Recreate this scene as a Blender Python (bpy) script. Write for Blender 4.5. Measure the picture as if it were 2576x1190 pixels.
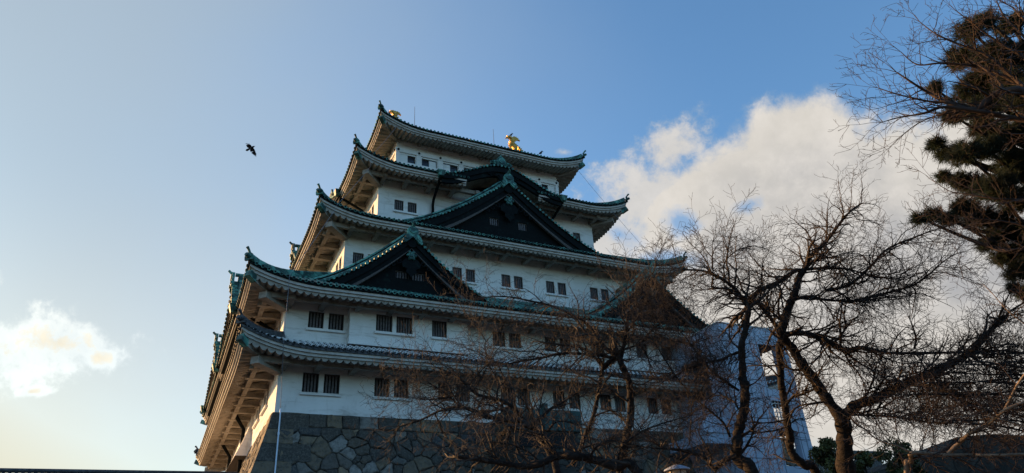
import bpy, math, random
import numpy as np
from mathutils import Vector
for o in list(bpy.data.objects): bpy.data.objects.remove(o)
SC = bpy.context.scene
COL = SC.collection
rnd = random.Random(7)
pi = math.pi
# ------------------------------------------------------------------ camera
CAM = np.array([-5.057, -40.863, -10.219])
F = 1709.3                       # focal length in pixels of a 2576 wide picture
yaw, pit, rol = math.radians(27.282), math.radians(28.043), math.radians(-3.766)
cf = np.array([math.sin(yaw)*math.cos(pit), math.cos(yaw)*math.cos(pit), math.sin(pit)])
r0 = np.array([math.cos(yaw), -math.sin(yaw), 0.0]); u0 = np.cross(r0, cf)
cr = r0*math.cos(rol)+u0*math.sin(rol); cu = -r0*math.sin(rol)+u0*math.cos(rol)
cd = bpy.data.cameras.new('camera'); cam = bpy.data.objects.new('camera', cd); COL.objects.link(cam)
from mathutils import Matrix
cam.matrix_world = Matrix(((cr[0], cu[0], -cf[0], CAM[0]), (cr[1], cu[1], -cf[1], CAM[1]), (cr[2], cu[2], -cf[2], CAM[2]), (0, 0, 0, 1)))
cd.sensor_width = 36; cd.lens = 36*F/2576; cd.clip_end = 5000; cd.clip_start = .1
SC.camera = cam
# ------------------------------------------------------------------ light
SUN_AZ = math.radians(38)        # from west (+y) towards south (-x)
SUN_EL = math.radians(13)
sdir = Vector((-math.sin(SUN_AZ)*math.cos(SUN_EL), math.cos(SUN_AZ)*math.cos(SUN_EL), math.sin(SUN_EL)))
sl = bpy.data.lights.new('sun', 'SUN'); sl.energy = 4.9; sl.angle = math.radians(.6); sl.color = (1, .56, .23)
so = bpy.data.objects.new('sun', sl); COL.objects.link(so)
so.rotation_euler = sdir.to_track_quat('Z', 'Y').to_euler()
SC.view_settings.view_transform = 'Standard'; SC.view_settings.look = 'None'
SC.view_settings.exposure = 1.0; SC.view_settings.gamma = 1
# ------------------------------------------------------------------ node helper
class NT:
    def __init__(s, tree): s.t = tree; s.n = tree.nodes; s.l = tree.links
    def node(s, ty, **kw):
        x = s.n.new(ty)
        for k, v in kw.items(): setattr(x, k, v)
        return x
    def put(s, sock, v):
        if isinstance(v, bpy.types.NodeSocket): s.l.new(v, sock)
        elif v is not None: sock.default_value = v
    def m(s, op, a, b=None, c=None, clamp=False):
        x = s.node('ShaderNodeMath', operation=op, use_clamp=clamp)
        s.put(x.inputs[0], a); s.put(x.inputs[1], b); s.put(x.inputs[2], c)
        return x.outputs[0]
    def vm(s, op, a, b=None):
        x = s.node('ShaderNodeVectorMath', operation=op)
        s.put(x.inputs[0], a); s.put(x.inputs[1], b)
        return x.outputs['Value'] if op == 'DOT_PRODUCT' else x.outputs[0]
    def comb(s, a, b, c):
        x = s.node('ShaderNodeCombineXYZ'); s.put(x.inputs[0], a); s.put(x.inputs[1], b); s.put(x.inputs[2], c); return x.outputs[0]
    def ss(s, v, a, b, lo=0.0, hi=1.0):
        x = s.node('ShaderNodeMapRange', interpolation_type='SMOOTHSTEP')
        s.put(x.inputs[0], v); x.inputs[1].default_value = a; x.inputs[2].default_value = b
        x.inputs[3].default_value = lo; x.inputs[4].default_value = hi
        return x.outputs[0]
    def noise(s, vec, scale, detail=4, rough=.55, dist=0, col=False):
        x = s.node('ShaderNodeTexNoise'); s.put(x.inputs['Vector'], vec); x.inputs['Scale'].default_value = scale
        x.inputs['Detail'].default_value = detail; x.inputs['Roughness'].default_value = rough; x.inputs['Distortion'].default_value = dist
        return x.outputs['Color' if col else 'Fac']
    def mix(s, f, a, b, bt='MIX'):
        x = s.node('ShaderNodeMix', data_type='RGBA', blend_type=bt)
        s.put(x.inputs[0], f)
        for i, v in ((6, a), (7, b)):
            if isinstance(v, (tuple, list)): v = (*v[:3], 1)
            s.put(x.inputs[i], v)
        return x.outputs[2]
# ------------------------------------------------------------------ world: Nishita sky and clouds by direction
W = bpy.data.worlds.new('World'); SC.world = W; W.use_nodes = True
nt = NT(W.node_tree); nt.n.clear()
sky = nt.node('ShaderNodeTexSky', sky_type='NISHITA', sun_disc=False)
sky.sun_elevation = SUN_EL; sky.sun_rotation = math.atan2(sdir.x, sdir.y)
sky.air_density = 1.0; sky.dust_density = 1.4; sky.ozone_density = 2.5; sky.altitude = 0
tc = nt.node('ShaderNodeTexCoord').outputs['Generated']
nd = nt.vm('NORMALIZE', tc)
wr, wu, wf = [(0.901, -0.43, -0.058), (-0.157, -0.447, 0.881), (0.405, 0.784, 0.47)]   # a fixed north-west looking frame of the sky
fz = nt.vm('DOT_PRODUCT', nd, wf); fzc = nt.m('MAXIMUM', fz, .08)
A = nt.m('DIVIDE', nt.vm('DOT_PRODUCT', nd, wr), fzc)
B = nt.m('DIVIDE', nt.vm('DOT_PRODUCT', nd, wu), fzc)
front = nt.ss(fz, .1, .3)
def ell(x, y, rx, ry, ang=0.0):          # soft blob: 1 in the middle, 0 at the rim and below outside (sky frame, in units of 1/1709)
    a = math.radians(ang); k = 1709.3
    dx = nt.m('SUBTRACT', A, (x-1288)/k); dy = nt.m('SUBTRACT', B, (595-y)/k)
    p = nt.m('MULTIPLY_ADD', dx, math.cos(a), nt.m('MULTIPLY', dy, math.sin(a)))
    q = nt.m('MULTIPLY_ADD', dx, -math.sin(a), nt.m('MULTIPLY', dy, math.cos(a)))
    p = nt.m('DIVIDE', p, rx/k); q = nt.m('DIVIDE', q, ry/k)
    d = nt.m('SQRT', nt.m('MULTIPLY_ADD', p, p, nt.m('MULTIPLY', q, q)))
    return nt.m('SUBTRACT', 1.0, d)
def mx(*a):
    r = a[0]
    for b in a[1:]: r = nt.m('SMOOTH_MAX', r, b, .12)
    return r
P2 = nt.comb(A, B, 0.0)
n1 = nt.noise(P2, 7, 9, .62, .3)
n2 = nt.noise(nt.vm('ADD', P2, (3.1, 1.7, 0)), 22, 8, .65, .2)
n4 = nt.noise(nt.vm('ADD', P2, (1.3, 5.2, 0)), 55, 6, .7, .3)
n3 = nt.noise(nt.vm('ADD', P2, (7.1, 4.2, 0)), 3.2, 5, .5)
nz = nt.m('MULTIPLY_ADD', nt.m('SUBTRACT', n1, .5), 1.1, nt.m('MULTIPLY_ADD', nt.m('SUBTRACT', n2, .5), .8, nt.m('MULTIPLY', nt.m('SUBTRACT', n4, .5), .35)))
big = mx(ell(2000, 400, 210, 175, 30), ell(1820, 530, 290, 175, 32), ell(1680, 760, 270, 150, 0), ell(2330, 560, 480, 300, -4), ell(2250, 900, 640, 330, 0), ell(1900, 640, 330, 190, 35), ell(2560, 330, 260, 120, 0))
fbig = nt.ss(nt.m('MULTIPLY_ADD', nz, .55, big), -.04, .30)
wisp = mx(ell(1690, 375, 140, 95, 25), ell(1640, 500, 260, 150, 25), ell(1530, 600, 220, 110, 10))
fw = nt.m('MULTIPLY', nt.ss(nt.m('MULTIPLY_ADD', nz, 1.7, wisp), -.05, .75), .9)
lowc = nt.ss(nt.m('MULTIPLY_ADD', nz, .6, ell(2350, 960, 700, 240, 0)), 0, .5)
leftc = mx(ell(150, 862, 230, 92, -6), ell(-30, 890, 210, 130, 0), ell(-30, 705, 60, 45, 0), ell(80, 985, 65, 22, 5), ell(250, 900, 80, 45, 0))
fl = nt.m('MULTIPLY', nt.ss(nt.m('MULTIPLY_ADD', nz, 1.9, leftc), -.1, 1.15), nt.ss(nt.m('ADD', n2, nt.m('MULTIPLY', leftc, .5)), .35, .62, .45, 1))
veil = nt.m('MULTIPLY', nt.ss(nt.m('MULTIPLY_ADD', nz, .8, ell(200, 720, 420, 150, 0)), .1, 1.2), .35)
hole = nt.ss(nt.m('MULTIPLY_ADD', nz, 1.9, mx(ell(1720, 560, 60, 40, 0), ell(1880, 520, 50, 25, 20), ell(1700, 660, 110, 30, 0), ell(1560, 590, 60, 30, -20))), -.1, 1.0)
mright = nt.m('MULTIPLY', nt.m('MAXIMUM', fbig, fw), nt.m('MULTIPLY_ADD', hole, -.75, 1.0))
cirrus = nt.m('MULTIPLY', nt.ss(nt.m('MULTIPLY_ADD', nt.m('SUBTRACT', n3, .5), .25, A), -.7, .3, 1, 0), .78)
low = nt.m('MULTIPLY', nt.ss(nt.m('MULTIPLY_ADD', B, 1.3, A), -1.3, -.25, 1, 0), .92)
veil = nt.m('MAXIMUM', nt.m('MAXIMUM', veil, cirrus), low)
puff = nt.m('MULTIPLY', nt.ss(nt.m('MULTIPLY_ADD', nz, 2.2, ell(1418, 383, 42, 16, 0)), .1, 1.3), .6)
cmask = nt.m('MAXIMUM', nt.m('MAXIMUM', mright, puff), fl)
mask = nt.m('MULTIPLY', nt.m('MAXIMUM', cmask, veil), front, clamp=True)
thick = nt.ss(nt.m('MULTIPLY_ADD', nt.m('SUBTRACT', n3, .5), 2.6, ell(2330, 620, 620, 380, 0)), .0, .75)
edge = nt.ss(nt.m('MULTIPLY_ADD', nt.m('SUBTRACT', n2, .5), .9, nt.m('SUBTRACT', n1, .5)), -.25, .3)
c_r = nt.mix(thick, (.74, .70, .64), (.49, .49, .50))
c_r = nt.mix(nt.m('MULTIPLY', edge, .7), c_r, (.88, .83, .77))
c_l = nt.mix(edge, (.88, .83, .69), (1.12, 1.05, .86))
isl = nt.ss(A, -.45, -.3, 1, 0)
ccol = nt.mix(isl, c_r, c_l)
vcol = nt.mix(nt.ss(B, -.36, .16), (.80, .71, .50), (.475, .54, .565))
ccol = nt.mix(nt.ss(cmask, .0, .6), vcol, ccol)
vz = nt.node('ShaderNodeSeparateXYZ'); nt.put(vz.inputs[0], nd)
bg1 = nt.node('ShaderNodeBackground'); bg1.inputs[1].default_value = .15; nt.put(bg1.inputs[0], nt.mix(1.0, sky.outputs[0], (.74, .94, 1.02), 'MULTIPLY'))
bg2 = nt.node('ShaderNodeBackground'); nt.put(bg2.inputs[0], ccol); bg2.inputs[1].default_value = .46
ms = nt.node('ShaderNodeMixShader'); nt.put(ms.inputs[0], mask); nt.l.new(bg1.outputs[0], ms.inputs[1]); nt.l.new(bg2.outputs[0], ms.inputs[2])
wo = nt.node('ShaderNodeOutputWorld'); nt.l.new(ms.outputs[0], wo.inputs[0])
# ------------------------------------------------------------------ materials
def mat(name, fn, rough=.8, metal=0.0, spec=.3):
    m = bpy.data.materials.new(name); m.use_nodes = True
    t = NT(m.node_tree); b = t.n['Principled BSDF']
    b.inputs['Roughness'].default_value = rough; b.inputs['Metallic'].default_value = metal
    b.inputs['Specular IOR Level'].default_value = spec
    co = t.node('ShaderNodeTexCoord').outputs['Object']
    res = fn(t, co)
    if isinstance(res, tuple) and len(res) == 2 and isinstance(res[1], bpy.types.NodeSocket):
        bp_ = t.node('ShaderNodeBump'); bp_.inputs['Strength'].default_value = .5; bp_.inputs['Distance'].default_value = .08 if name in ('stone', 'rampart', 'bark') else .03
        t.put(bp_.inputs['Height'], res[1]); t.l.new(bp_.outputs[0], b.inputs['Normal']); res = res[0]
    t.put(b.inputs['Base Color'], res if isinstance(res, bpy.types.NodeSocket) else (*res[:3], 1))
    return m
def f_plaster(t, co):
    n = t.noise(co, .6, 6, .6); s = t.noise(t.vm('MULTIPLY', co, (.5, .5, 2.6)), .8, 8, .7, .6)
    c = t.mix(t.ss(n, .35, .7), (.70, .685, .66), (.78, .765, .74))
    c = t.mix(t.ss(s, .50, .70, 0, .75), c, (.40, .36, .31))
    d = t.noise(t.vm('MULTIPLY', co, (1.3, 1.3, .35)), 2.2, 6, .65)
    c = t.mix(t.ss(d, .55, .78, 0, .5), c, (.42, .395, .36))
    return c, t.noise(co, 14, 3)
def f_shaded_trim(t, co):  # white plaster darkened: eave shade put into its colour, plus random stains
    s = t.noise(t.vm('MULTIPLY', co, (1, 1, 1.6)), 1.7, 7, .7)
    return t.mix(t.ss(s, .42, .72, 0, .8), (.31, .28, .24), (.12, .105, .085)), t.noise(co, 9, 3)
def f_fascia(t, co):
    s = t.noise(t.vm('MULTIPLY', co, (1, 1, 1.6)), 1.9, 7, .7)
    return t.mix(t.ss(s, .42, .72, 0, .75), (.46, .44, .405), (.22, .20, .175)), t.noise(co, 9, 3)
def f_copper(t, co):
    n = t.noise(co, 1.6, 7, .7, .5); k = t.noise(co, 7, 5, .65)
    c = t.mix(t.ss(k, .35, .65), (.07, .235, .19), (.14, .38, .31))
    c = t.mix(t.ss(n, .40, .56), c, (.018, .055, .05))
    return c, k
def f_copperdark(t, co):
    n = t.noise(co, 2.6, 7, .7, .5)
    k = t.noise(t.vm('MULTIPLY', co, (1, 1, 9)), 1.2, 3, .5)
    c = t.mix(t.ss(n, .52, .75), (.006, .008, .009), (.013, .026, .024))
    c = t.mix(t.ss(k, .55, .7, 0, .5), c, (.012, .015, .015))
    return c, n
def f_tile(t, co):
    n = t.noise(co, 5, 5, .6); return t.mix(t.ss(n, .35, .7), (.030, .031, .036), (.085, .085, .09)), n
def f_stone(t, co):
    a = t.node('ShaderNodeAttribute', attribute_name='tint'); h = t.node('ShaderNodeSeparateColor'); t.put(h.inputs[0], a.outputs['Color'])
    hh = t.m('POWER', h.outputs[0], 1.6); c = t.mix(hh, (.050, .044, .038), (.26, .185, .11))
    c = t.mix(t.ss(h.outputs[1], .80, .93), c, (.28, .26, .23))
    c = t.mix(t.ss(h.outputs[1], .0, .28, 1, 0), c, (.050, .052, .056))
    n = t.noise(co, 3.5, 8, .7); g = t.noise(co, 26, 4, .7)
    c = t.mix(t.ss(n, .42, .66, 0, .75), c, (.045, .042, .036)); w = t.noise(co, 9, 6, .75); c = t.mix(t.ss(w, .45, .62, 0, .6), c, (.16, .145, .12)); c = t.mix(t.ss(g, .58, .72, 0, .55), c, (.25, .24, .22))
    x = t.node('ShaderNodeBump'); return c, t.m('MULTIPLY_ADD', n, 2.2, g)
def f_bark(t, co):
    n = t.noise(t.vm('MULTIPLY', co, (1, 1, 3)), 9, 6, .7); return t.mix(t.ss(n, .35, .7), (.010, .008, .007), (.036, .026, .020)), n
def f_ramp(t, co):
    v = t.node('ShaderNodeTexVoronoi', feature='DISTANCE_TO_EDGE'); t.put(v.inputs['Vector'], t.vm('ADD', t.vm('MULTIPLY', co, (1, 1, 1.4)), t.noise(co, 1.3, 3, .5, 0, True))); v.inputs['Scale'].default_value = .8
    n = t.noise(co, 1.5, 7, .7); e = t.ss(v.outputs['Distance'], .0, .06)
    return t.mix(e, (.02, .02, .018), t.mix(t.ss(n, .35, .7), (.022, .021, .018), (.06, .055, .046))), t.m('MULTIPLY_ADD', e, 3.0, n)
def plain(c, v=.3, s=6):
    def f(t, co):
        n = t.noise(co, s, 5, .6); return t.mix(t.ss(n, .3, .75, 0, 1), tuple(x*(1-v) for x in c), tuple(min(1, x*(1+v)) for x in c)), n
    return f
M = dict(
    fascia=mat('fascia_plaster', f_fascia, .85),
    plaster=mat('plaster', f_plaster, .85), trim=mat('shaded_trim_plaster', f_shaded_trim, .85), copper=mat('copper_patina', f_copper, .55),
    dark=mat('dark_copper', f_copperdark, .85, 0, .08), tile=mat('grey_tile', f_tile, .5), mortar=mat('mortar', plain((.62, .61, .6), .15)),
    stone=mat('stone', f_stone, .85), joint=mat('joint', plain((.035, .033, .03))), gold=mat('gold', plain((.58, .34, .09), .4, 9), .6, 1.0),
    bars=mat('wood_bars', plain((.125, .115, .12), .35, 9)), black=mat('void', plain((.006, .006, .007))), frame=mat('window_frame', plain((.075, .065, .06), .3)),
    glass=mat('dark_glass', plain((.03, .035, .05), .1), .08, 0, .6), shutter=mat('shutter', plain((.62, .64, .67), .05)),
    bark=mat('bark', f_bark, .9), twig=mat('twig_bark', plain((.040, .029, .023), .4, 3), .8), maple=mat('maple_bark', plain((.045, .029, .022), .35, 3), .8), twiglit=mat('twig_sun_toned', plain((.048, .037, .029), .6, 3), .8),  # twiglit: sunlight on the front trees put into a brighter twig colour
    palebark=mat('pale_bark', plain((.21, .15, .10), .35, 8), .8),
    needle=mat('needles', plain((.011, .020, .008), .5, 2), .7), leaf=mat('leaves', plain((.06, .068, .02), .7, 3), .6),
    panel=mat('steel_panel', plain((.31, .36, .45), .10, 1.2), .5), panelline=mat('panel_joint', plain((.10, .11, .14), .1)), inner=mat('tower_inner', plain((.10, .10, .11), .2)),
    crow=mat('crow_feathers', plain((.010, .010, .014), .3), .5), metal=mat('rod_metal', plain((.16, .18, .22), .1), .4), pipe=mat('conduit', plain((.62, .68, .76), .08), .5),
    ground=mat('ground', plain((.11, .10, .08), .3, .8)), lampglass=mat('lamp_glass', plain((.55, .42, .28), .1), .4), green=mat('painted_green', plain((.012, .045, .042), .3), .55),
    rampart=mat('rampart', f_ramp, .9))
# ------------------------------------------------------------------ mesh builder
class MB:
    def __init__(s): s.v = []; s.f = []; s.mi = []; s.sm = []; s.np = []
    def add(s, vs, fs, m=0, smooth=False):
        b = len(s.v); s.v.extend([tuple(map(float, p)) for p in vs]); s.f.extend([tuple(i+b for i in f) for f in fs])
        s.mi.extend([m]*len(fs)); s.sm.extend([smooth]*len(fs))
    def box(s, a, b, m=0):
        x0, y0, z0 = a; x1, y1, z1 = b
        s.add([(x0,y0,z0),(x1,y0,z0),(x1,y1,z0),(x0,y1,z0),(x0,y0,z1),(x1,y0,z1),(x1,y1,z1),(x0,y1,z1)],
              [(0,3,2,1),(4,5,6,7),(0,1,5,4),(1,2,6,5),(2,3,7,6),(3,0,4,7)], m)
    def hexa(s, p, m=0):      # eight corners, bottom ring then top ring
        s.add(p, [(0,3,2,1),(4,5,6,7),(0,1,5,4),(1,2,6,5),(2,3,7,6),(3,0,4,7)], m)
    def beam(s, p, q, w, h, m=0, up=(0,0,1)):
        p = Vector(p); q = Vector(q); d = (q-p).normalized(); a = d.cross(Vector(up)).normalized()*w/2; c = a.cross(d).normalized()*h/2
        s.hexa([p-a-c, p+a-c, q+a-c, q-a-c, p-a+c, p+a+c, q+a+c, q-a+c], m)
    def grid(s, rows, m=0, smooth=True, close=False):
        n = len(rows[0]); vs = [p for r in rows for p in r]; fs = []
        for i in range(len(rows)-1):
            for j in range(n if close else n-1):
                k = (j+1) % n; fs.append((i*n+j, i*n+k, (i+1)*n+k, (i+1)*n+j))
        s.add(vs, fs, m, smooth)
    def tube(s, pts, rad, n=8, m=0, cap=True, smooth=True, sq=1.0):
        pts = [Vector(p) for p in pts]
        if not hasattr(rad, '__len__'): rad = [rad]*len(pts)
        rows = []; prev = None
        for i, p in enumerate(pts):
            d = (pts[min(i+1, len(pts)-1)]-pts[max(i-1, 0)]).normalized()
            if prev is None: a = d.orthogonal().normalized() if abs(d.z) > .9 else d.cross(Vector((0,0,1))).normalized()
            else: a = (prev-d*prev.dot(d)).normalized()
            prev = a; b = d.cross(a)
            rows.append([p+a*math.cos(2*pi*k/n)*rad[i]+b*math.sin(2*pi*k/n)*rad[i]*sq for k in range(n)])
        s.grid(rows, m, smooth, True)
        if cap:
            s.add(rows[0], [tuple(range(n))[::-1]], m); s.add(rows[-1], [tuple(range(n))], m)
    def ball(s, c, rx, ry, rz, m=0, nu=10, nv=7):
        c = Vector(c); rows = []
        for i in range(nv+1):
            t = pi*i/nv; rows.append([c+Vector((rx*math.sin(t)*math.cos(2*pi*k/nu), ry*math.sin(t)*math.sin(2*pi*k/nu), rz*math.cos(t))) for k in range(nu)])
        s.grid(rows, m, True, True)
    def prism(s, poly, off, m=0):      # polygon (3d points) extruded by vector off
        n = len(poly); off = Vector(off); a = [Vector(p) for p in poly]; b = [p+off for p in a]
        s.add(a+b, [tuple(range(n))[::-1], tuple(range(n, 2*n))]+[(i, (i+1) % n, n+(i+1) % n, n+i) for i in range(n)], m)
    def build(s, name, mats, parent=None, origin=None):
        me = bpy.data.meshes.new(name)
        vs = s.v
        if origin is not None: vs = [(x-origin[0], y-origin[1], z-origin[2]) for x, y, z in vs]
        me.from_pydata(vs, [], s.f)
        if not isinstance(mats, (list, tuple)): mats = [mats]
        for k in mats: me.materials.append(M[k])
        me.polygons.foreach_set('material_index', s.mi); me.polygons.foreach_set('use_smooth', s.sm)
        me.update()
        o = bpy.data.objects.new(name, me); COL.objects.link(o)
        if origin is not None: o.location = origin
        if parent is not None: o.parent = parent
        return o
def tag(o, label=None, cat=None, group=None, kind=None):
    if label: o['label'] = label
    if cat: o['category'] = cat
    if group: o['group'] = group
    if kind: o['kind'] = kind
    return o
def empty(name, loc=(0, 0, 0), rz=0.0):
    o = bpy.data.objects.new(name, None); COL.objects.link(o); o.location = loc; o.rotation_euler = (0, 0, rz); o.empty_display_size = .3
    return o
# ------------------------------------------------------------------ castle keep
K = 2.12; LX = 17*K; LY = 15*K
INS = [0, 0, 2*K, 3.5*K, 4.5*K]
OV = [2.64, 2.66, 2.55, 2.70, 2.25]           # eave overhang
ZE = [3.18, 7.15, 15.0, 22.22, 28.42]         # top of eave tiles mid-span
UP = [1.05, .95, 1.05, 1.15, 1.2]
WZ0 = [0, 3.2, 9.6, 17.2, 24.3]               # wall bottoms
WZ1 = [3.6, 7.5, 15.4, 22.6, 28.9]            # wall tops
SIDES = 'ENWS'
def frame(i, side):
    a = INS[i]; X0, X1, Y0, Y1 = a, LX-a, a, LY-a
    if side == 'E': return (lambda u, w, z: (X0+u, Y0-w, z)), X1-X0
    if side == 'N': return (lambda u, w, z: (X1+w, Y0+u, z)), Y1-Y0
    if side == 'W': return (lambda u, w, z: (X1-u, Y1+w, z)), X1-X0
    return (lambda u, w, z: (X0-w, Y1-u, z)), Y1-Y0
keep = tag(empty('castle_keep', (LX/2, LY/2, 0)), 'white five storey castle keep with green copper roofs and gables', 'castle')
KO = (0, 0, 0)
def kid(mb, name, mats, parent=keep):
    o = mb.build(name, mats)
    o.parent = parent
    o.matrix_parent_inverse = Matrix.Translation(-Vector(keep.location)) if parent is keep else Matrix.Identity(4)
    return o
def g(d, up): return up*max(0.0, 1-d/4.8)**2.3
def roof_z(i, u, w, ln):
    o = OV[i]; d = max(0.0, min(u+o, ln+o-u)); t = (w+6)/(o+6)
    lift = g(d, UP[i])*max(0.0, min(1.0, (w+1.5)/(o+1.5)))**1.5
    run = o-w; s = .50 if i else .44
    if i == 4: s = .60
    return ZE[i]+lift+s*run*(1+.012*run)
def inset_next(i): return (INS[i+1]-INS[i]) if i < 4 else 6.4
def depth_in(i): return {0: 0.0, 1: 2*K, 2: 1.5*K, 3: 1.0*K, 4: 3.0}[i]
def wall_with_holes(mb, P, u0, u1, z0, z1, holes, w=0.0, m=0):
    us = sorted({u0, u1, *[h[0] for h in holes], *[h[1] for h in holes]}); zs = sorted({z0, z1, *[h[2] for h in holes], *[h[3] for h in holes]})
    us = [x for x in us if u0 <= x <= u1]; zs = [x for x in zs if z0 <= x <= z1]
    for a, b in zip(us, us[1:]):
        for c, d in zip(zs, zs[1:]):
            cu_, cz_ = (a+b)/2, (c+d)/2
            if any(h[0] < cu_ < h[1] and h[2] < cz_ < h[3] for h in holes): continue
            mb.add([P(a, w, c), P(b, w, c), P(b, w, d), P(a, w, d)], [(0, 1, 2, 3)], m)
def window(P, h, w, parent, nb=5, barcol='bars', sill=None, dark='frame'):
    u0, u1, z0, z1 = h; mb = MB(); dp = .34
    q = lambda u, ww, z: P(u, ww, z)
    e = .0
    mb.add([q(u0,w,z0),q(u1,w,z0),q(u1,w-dp,z0),q(u0,w-dp,z0)], [(0,1,2,3)], 0)
    mb.add([q(u0,w,z1),q(u1,w,z1),q(u1,w-dp,z1),q(u0,w-dp,z1)], [(0,3,2,1)], 0)
    for uu in (u0, u1): mb.add([q(uu,w,z0),q(uu,w-dp,z0),q(uu,w-dp,z1),q(uu,w,z1)], [(0,1,2,3)], 0)
    mb.add([q(u0,w-dp,z0),q(u1,w-dp,z0),q(u1,w-dp,z1),q(u0,w-dp,z1)], [(0,1,2,3)], 1)
    # thin timber frame inside the reveal
    t = .045; wf_ = w-.09
    for (a, b, c, d) in ((u0, u0+t, z0, z1), (u1-t, u1, z0, z1), (u0+t, u1-t, z1-t*1.5, z1)):
        mb.hexa([q(a,wf_,c),q(b,wf_,c),q(b,wf_-.1,c),q(a,wf_-.1,c),q(a,wf_,d),q(b,wf_,d),q(b,wf_-.1,d),q(a,wf_-.1,d)], 2)
    win = kid(mb, 'window', ['plaster' if dark == 'frame' else dark, 'black', 'frame'], parent)
    lb = MB(); W_ = u1-u0; bw = W_/(nb*2+1)*1.05
    for k in range(nb):
        c = u0+W_*(k+1)/(nb+1)
        a, b = c-bw/2, c+bw/2; ww = w-.13
        lb.hexa([q(a,ww,z0),q(b,ww,z0),q(b,ww-.1,z0),q(a,ww-.1,z0),q(a,ww,z1-.03),q(b,ww,z1-.03),q(b,ww-.1,z1-.03),q(a,ww-.1,z1-.03)], 0)
    kid(lb, 'lattice', [barcol], win)
    if sill:
        a, b = sill; sb = MB()
        sb.hexa([q(a,w+.16,z0-.16),q(b,w+.16,z0-.16),q(b,w-.02,z0-.16),q(a,w-.02,z0-.16),q(a,w+.16,z0-.01),q(b,w+.16,z0-.01),q(b,w-.02,z0-.01),q(a,w-.02,z0-.01)], 0)
        kid(sb, 'sill', ['plaster'], win)
    return win
def pairs(starts, zb, zt, w=.95, gap=.3):
    r = []
    for s in starts:
        r.append(((s, s+w, zb, zt), (s-.12, s+2*w+gap+.12))); r.append(((s+w+gap, s+2*w+gap, zb, zt), None))
    return r
def single(s, zb, zt, w=1.02): return [((s, s+w, zb, zt), (s-.1, s+w+.1))]
BAYS = {'E': [(3.87, 11.85), (LX-11.85, LX-3.87)], 'S': [(LY-13.2, LY-4.6), (5.0, 12.6)], 'W': [(3.87, 11.85), (LX-11.85, LX-3.87)], 'N': []}
WIN = {}
WIN[(0, 'E')] = pairs([1.41, 5.76, 9.95, 14.4, 18.4, 22.25, 26.4, 31.0], 1.25, 2.47)
WIN[(0, 'W')] = WIN[(0, 'E')]
WIN[(0, 'S')] = pairs([LY-5.9, LY-9.6, 5.0, 9.6, 14.2, 1.6], 1.35, 2.5); WIN[(0, 'N')] = WIN[(0, 'S')]
WIN[(1, 'E')] = pairs([1.43, 14.0, 18.1, 22.0, 32.2], 5.27, 6.42); WIN[(1, 'W')] = WIN[(1, 'E')]
WIN[(1, 'S')] = pairs([1.5, LY-3.6, 14.6], 5.27, 6.42); WIN[(1, 'N')] = WIN[(1, 'S')]
o3 = INS[2]; o4 = INS[3]; o5 = INS[4]
WIN[(2, 'E')] = pairs([4.9-o3, 12.75-o3, 17.0-o3, 21.1-o3, 25.4-o3, 29.3-o3], 11.98, 13.14, .8, .32); WIN[(2, 'W')] = WIN[(2, 'E')]
WIN[(2, 'S')] = pairs([1.0, 5.2, 10.5, 15.8, 20.6], 11.98, 13.14, .8, .32); WIN[(2, 'N')] = WIN[(2, 'S')]
WIN[(3, 'E')] = pairs([8.85-o4, LX-8.85-1.97-o4], 19.28, 20.36, .8, .37); WIN[(3, 'W')] = WIN[(3, 'E')]
WIN[(3, 'S')] = pairs([1.2, 6.5, 7.9, 13.9], 19.28, 20.36, .75, .3)[:]; WIN[(3, 'S')] = pairs([1.2, 7.4, 13.9], 19.28, 20.36, .75, .3); WIN[(3, 'N')] = WIN[(3, 'S')]
# walls
def storey(i):
    mb = MB()
    for s in SIDES:
        P, ln = frame(i, s); ws = WIN.get((i, s), [])
        ws = [x for x in ws if 0 < x[0][0] and x[0][1] < ln]
        if i == 1:
            ws = [x for x in ws if not any(b0-.1 < x[0][1] and x[0][0] < b1+.1 for b0, b1 in BAYS[s])]
        wall_with_holes(mb, P, 0, ln, WZ0[i], WZ1[i], [x[0] for x in ws])
        WIN[(i, s)] = ws
    wo_ = kid(mb, 'wall', ['plaster'])
    for s in SIDES:
        P, ln = frame(i, s)
        if s in 'ES' or i < 2:
            for h, sl_ in WIN[(i, s)]: window(P, h, 0.0, keep, 4, sill=sl_)
    return wo_
for i in range(4): storey(i)
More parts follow.
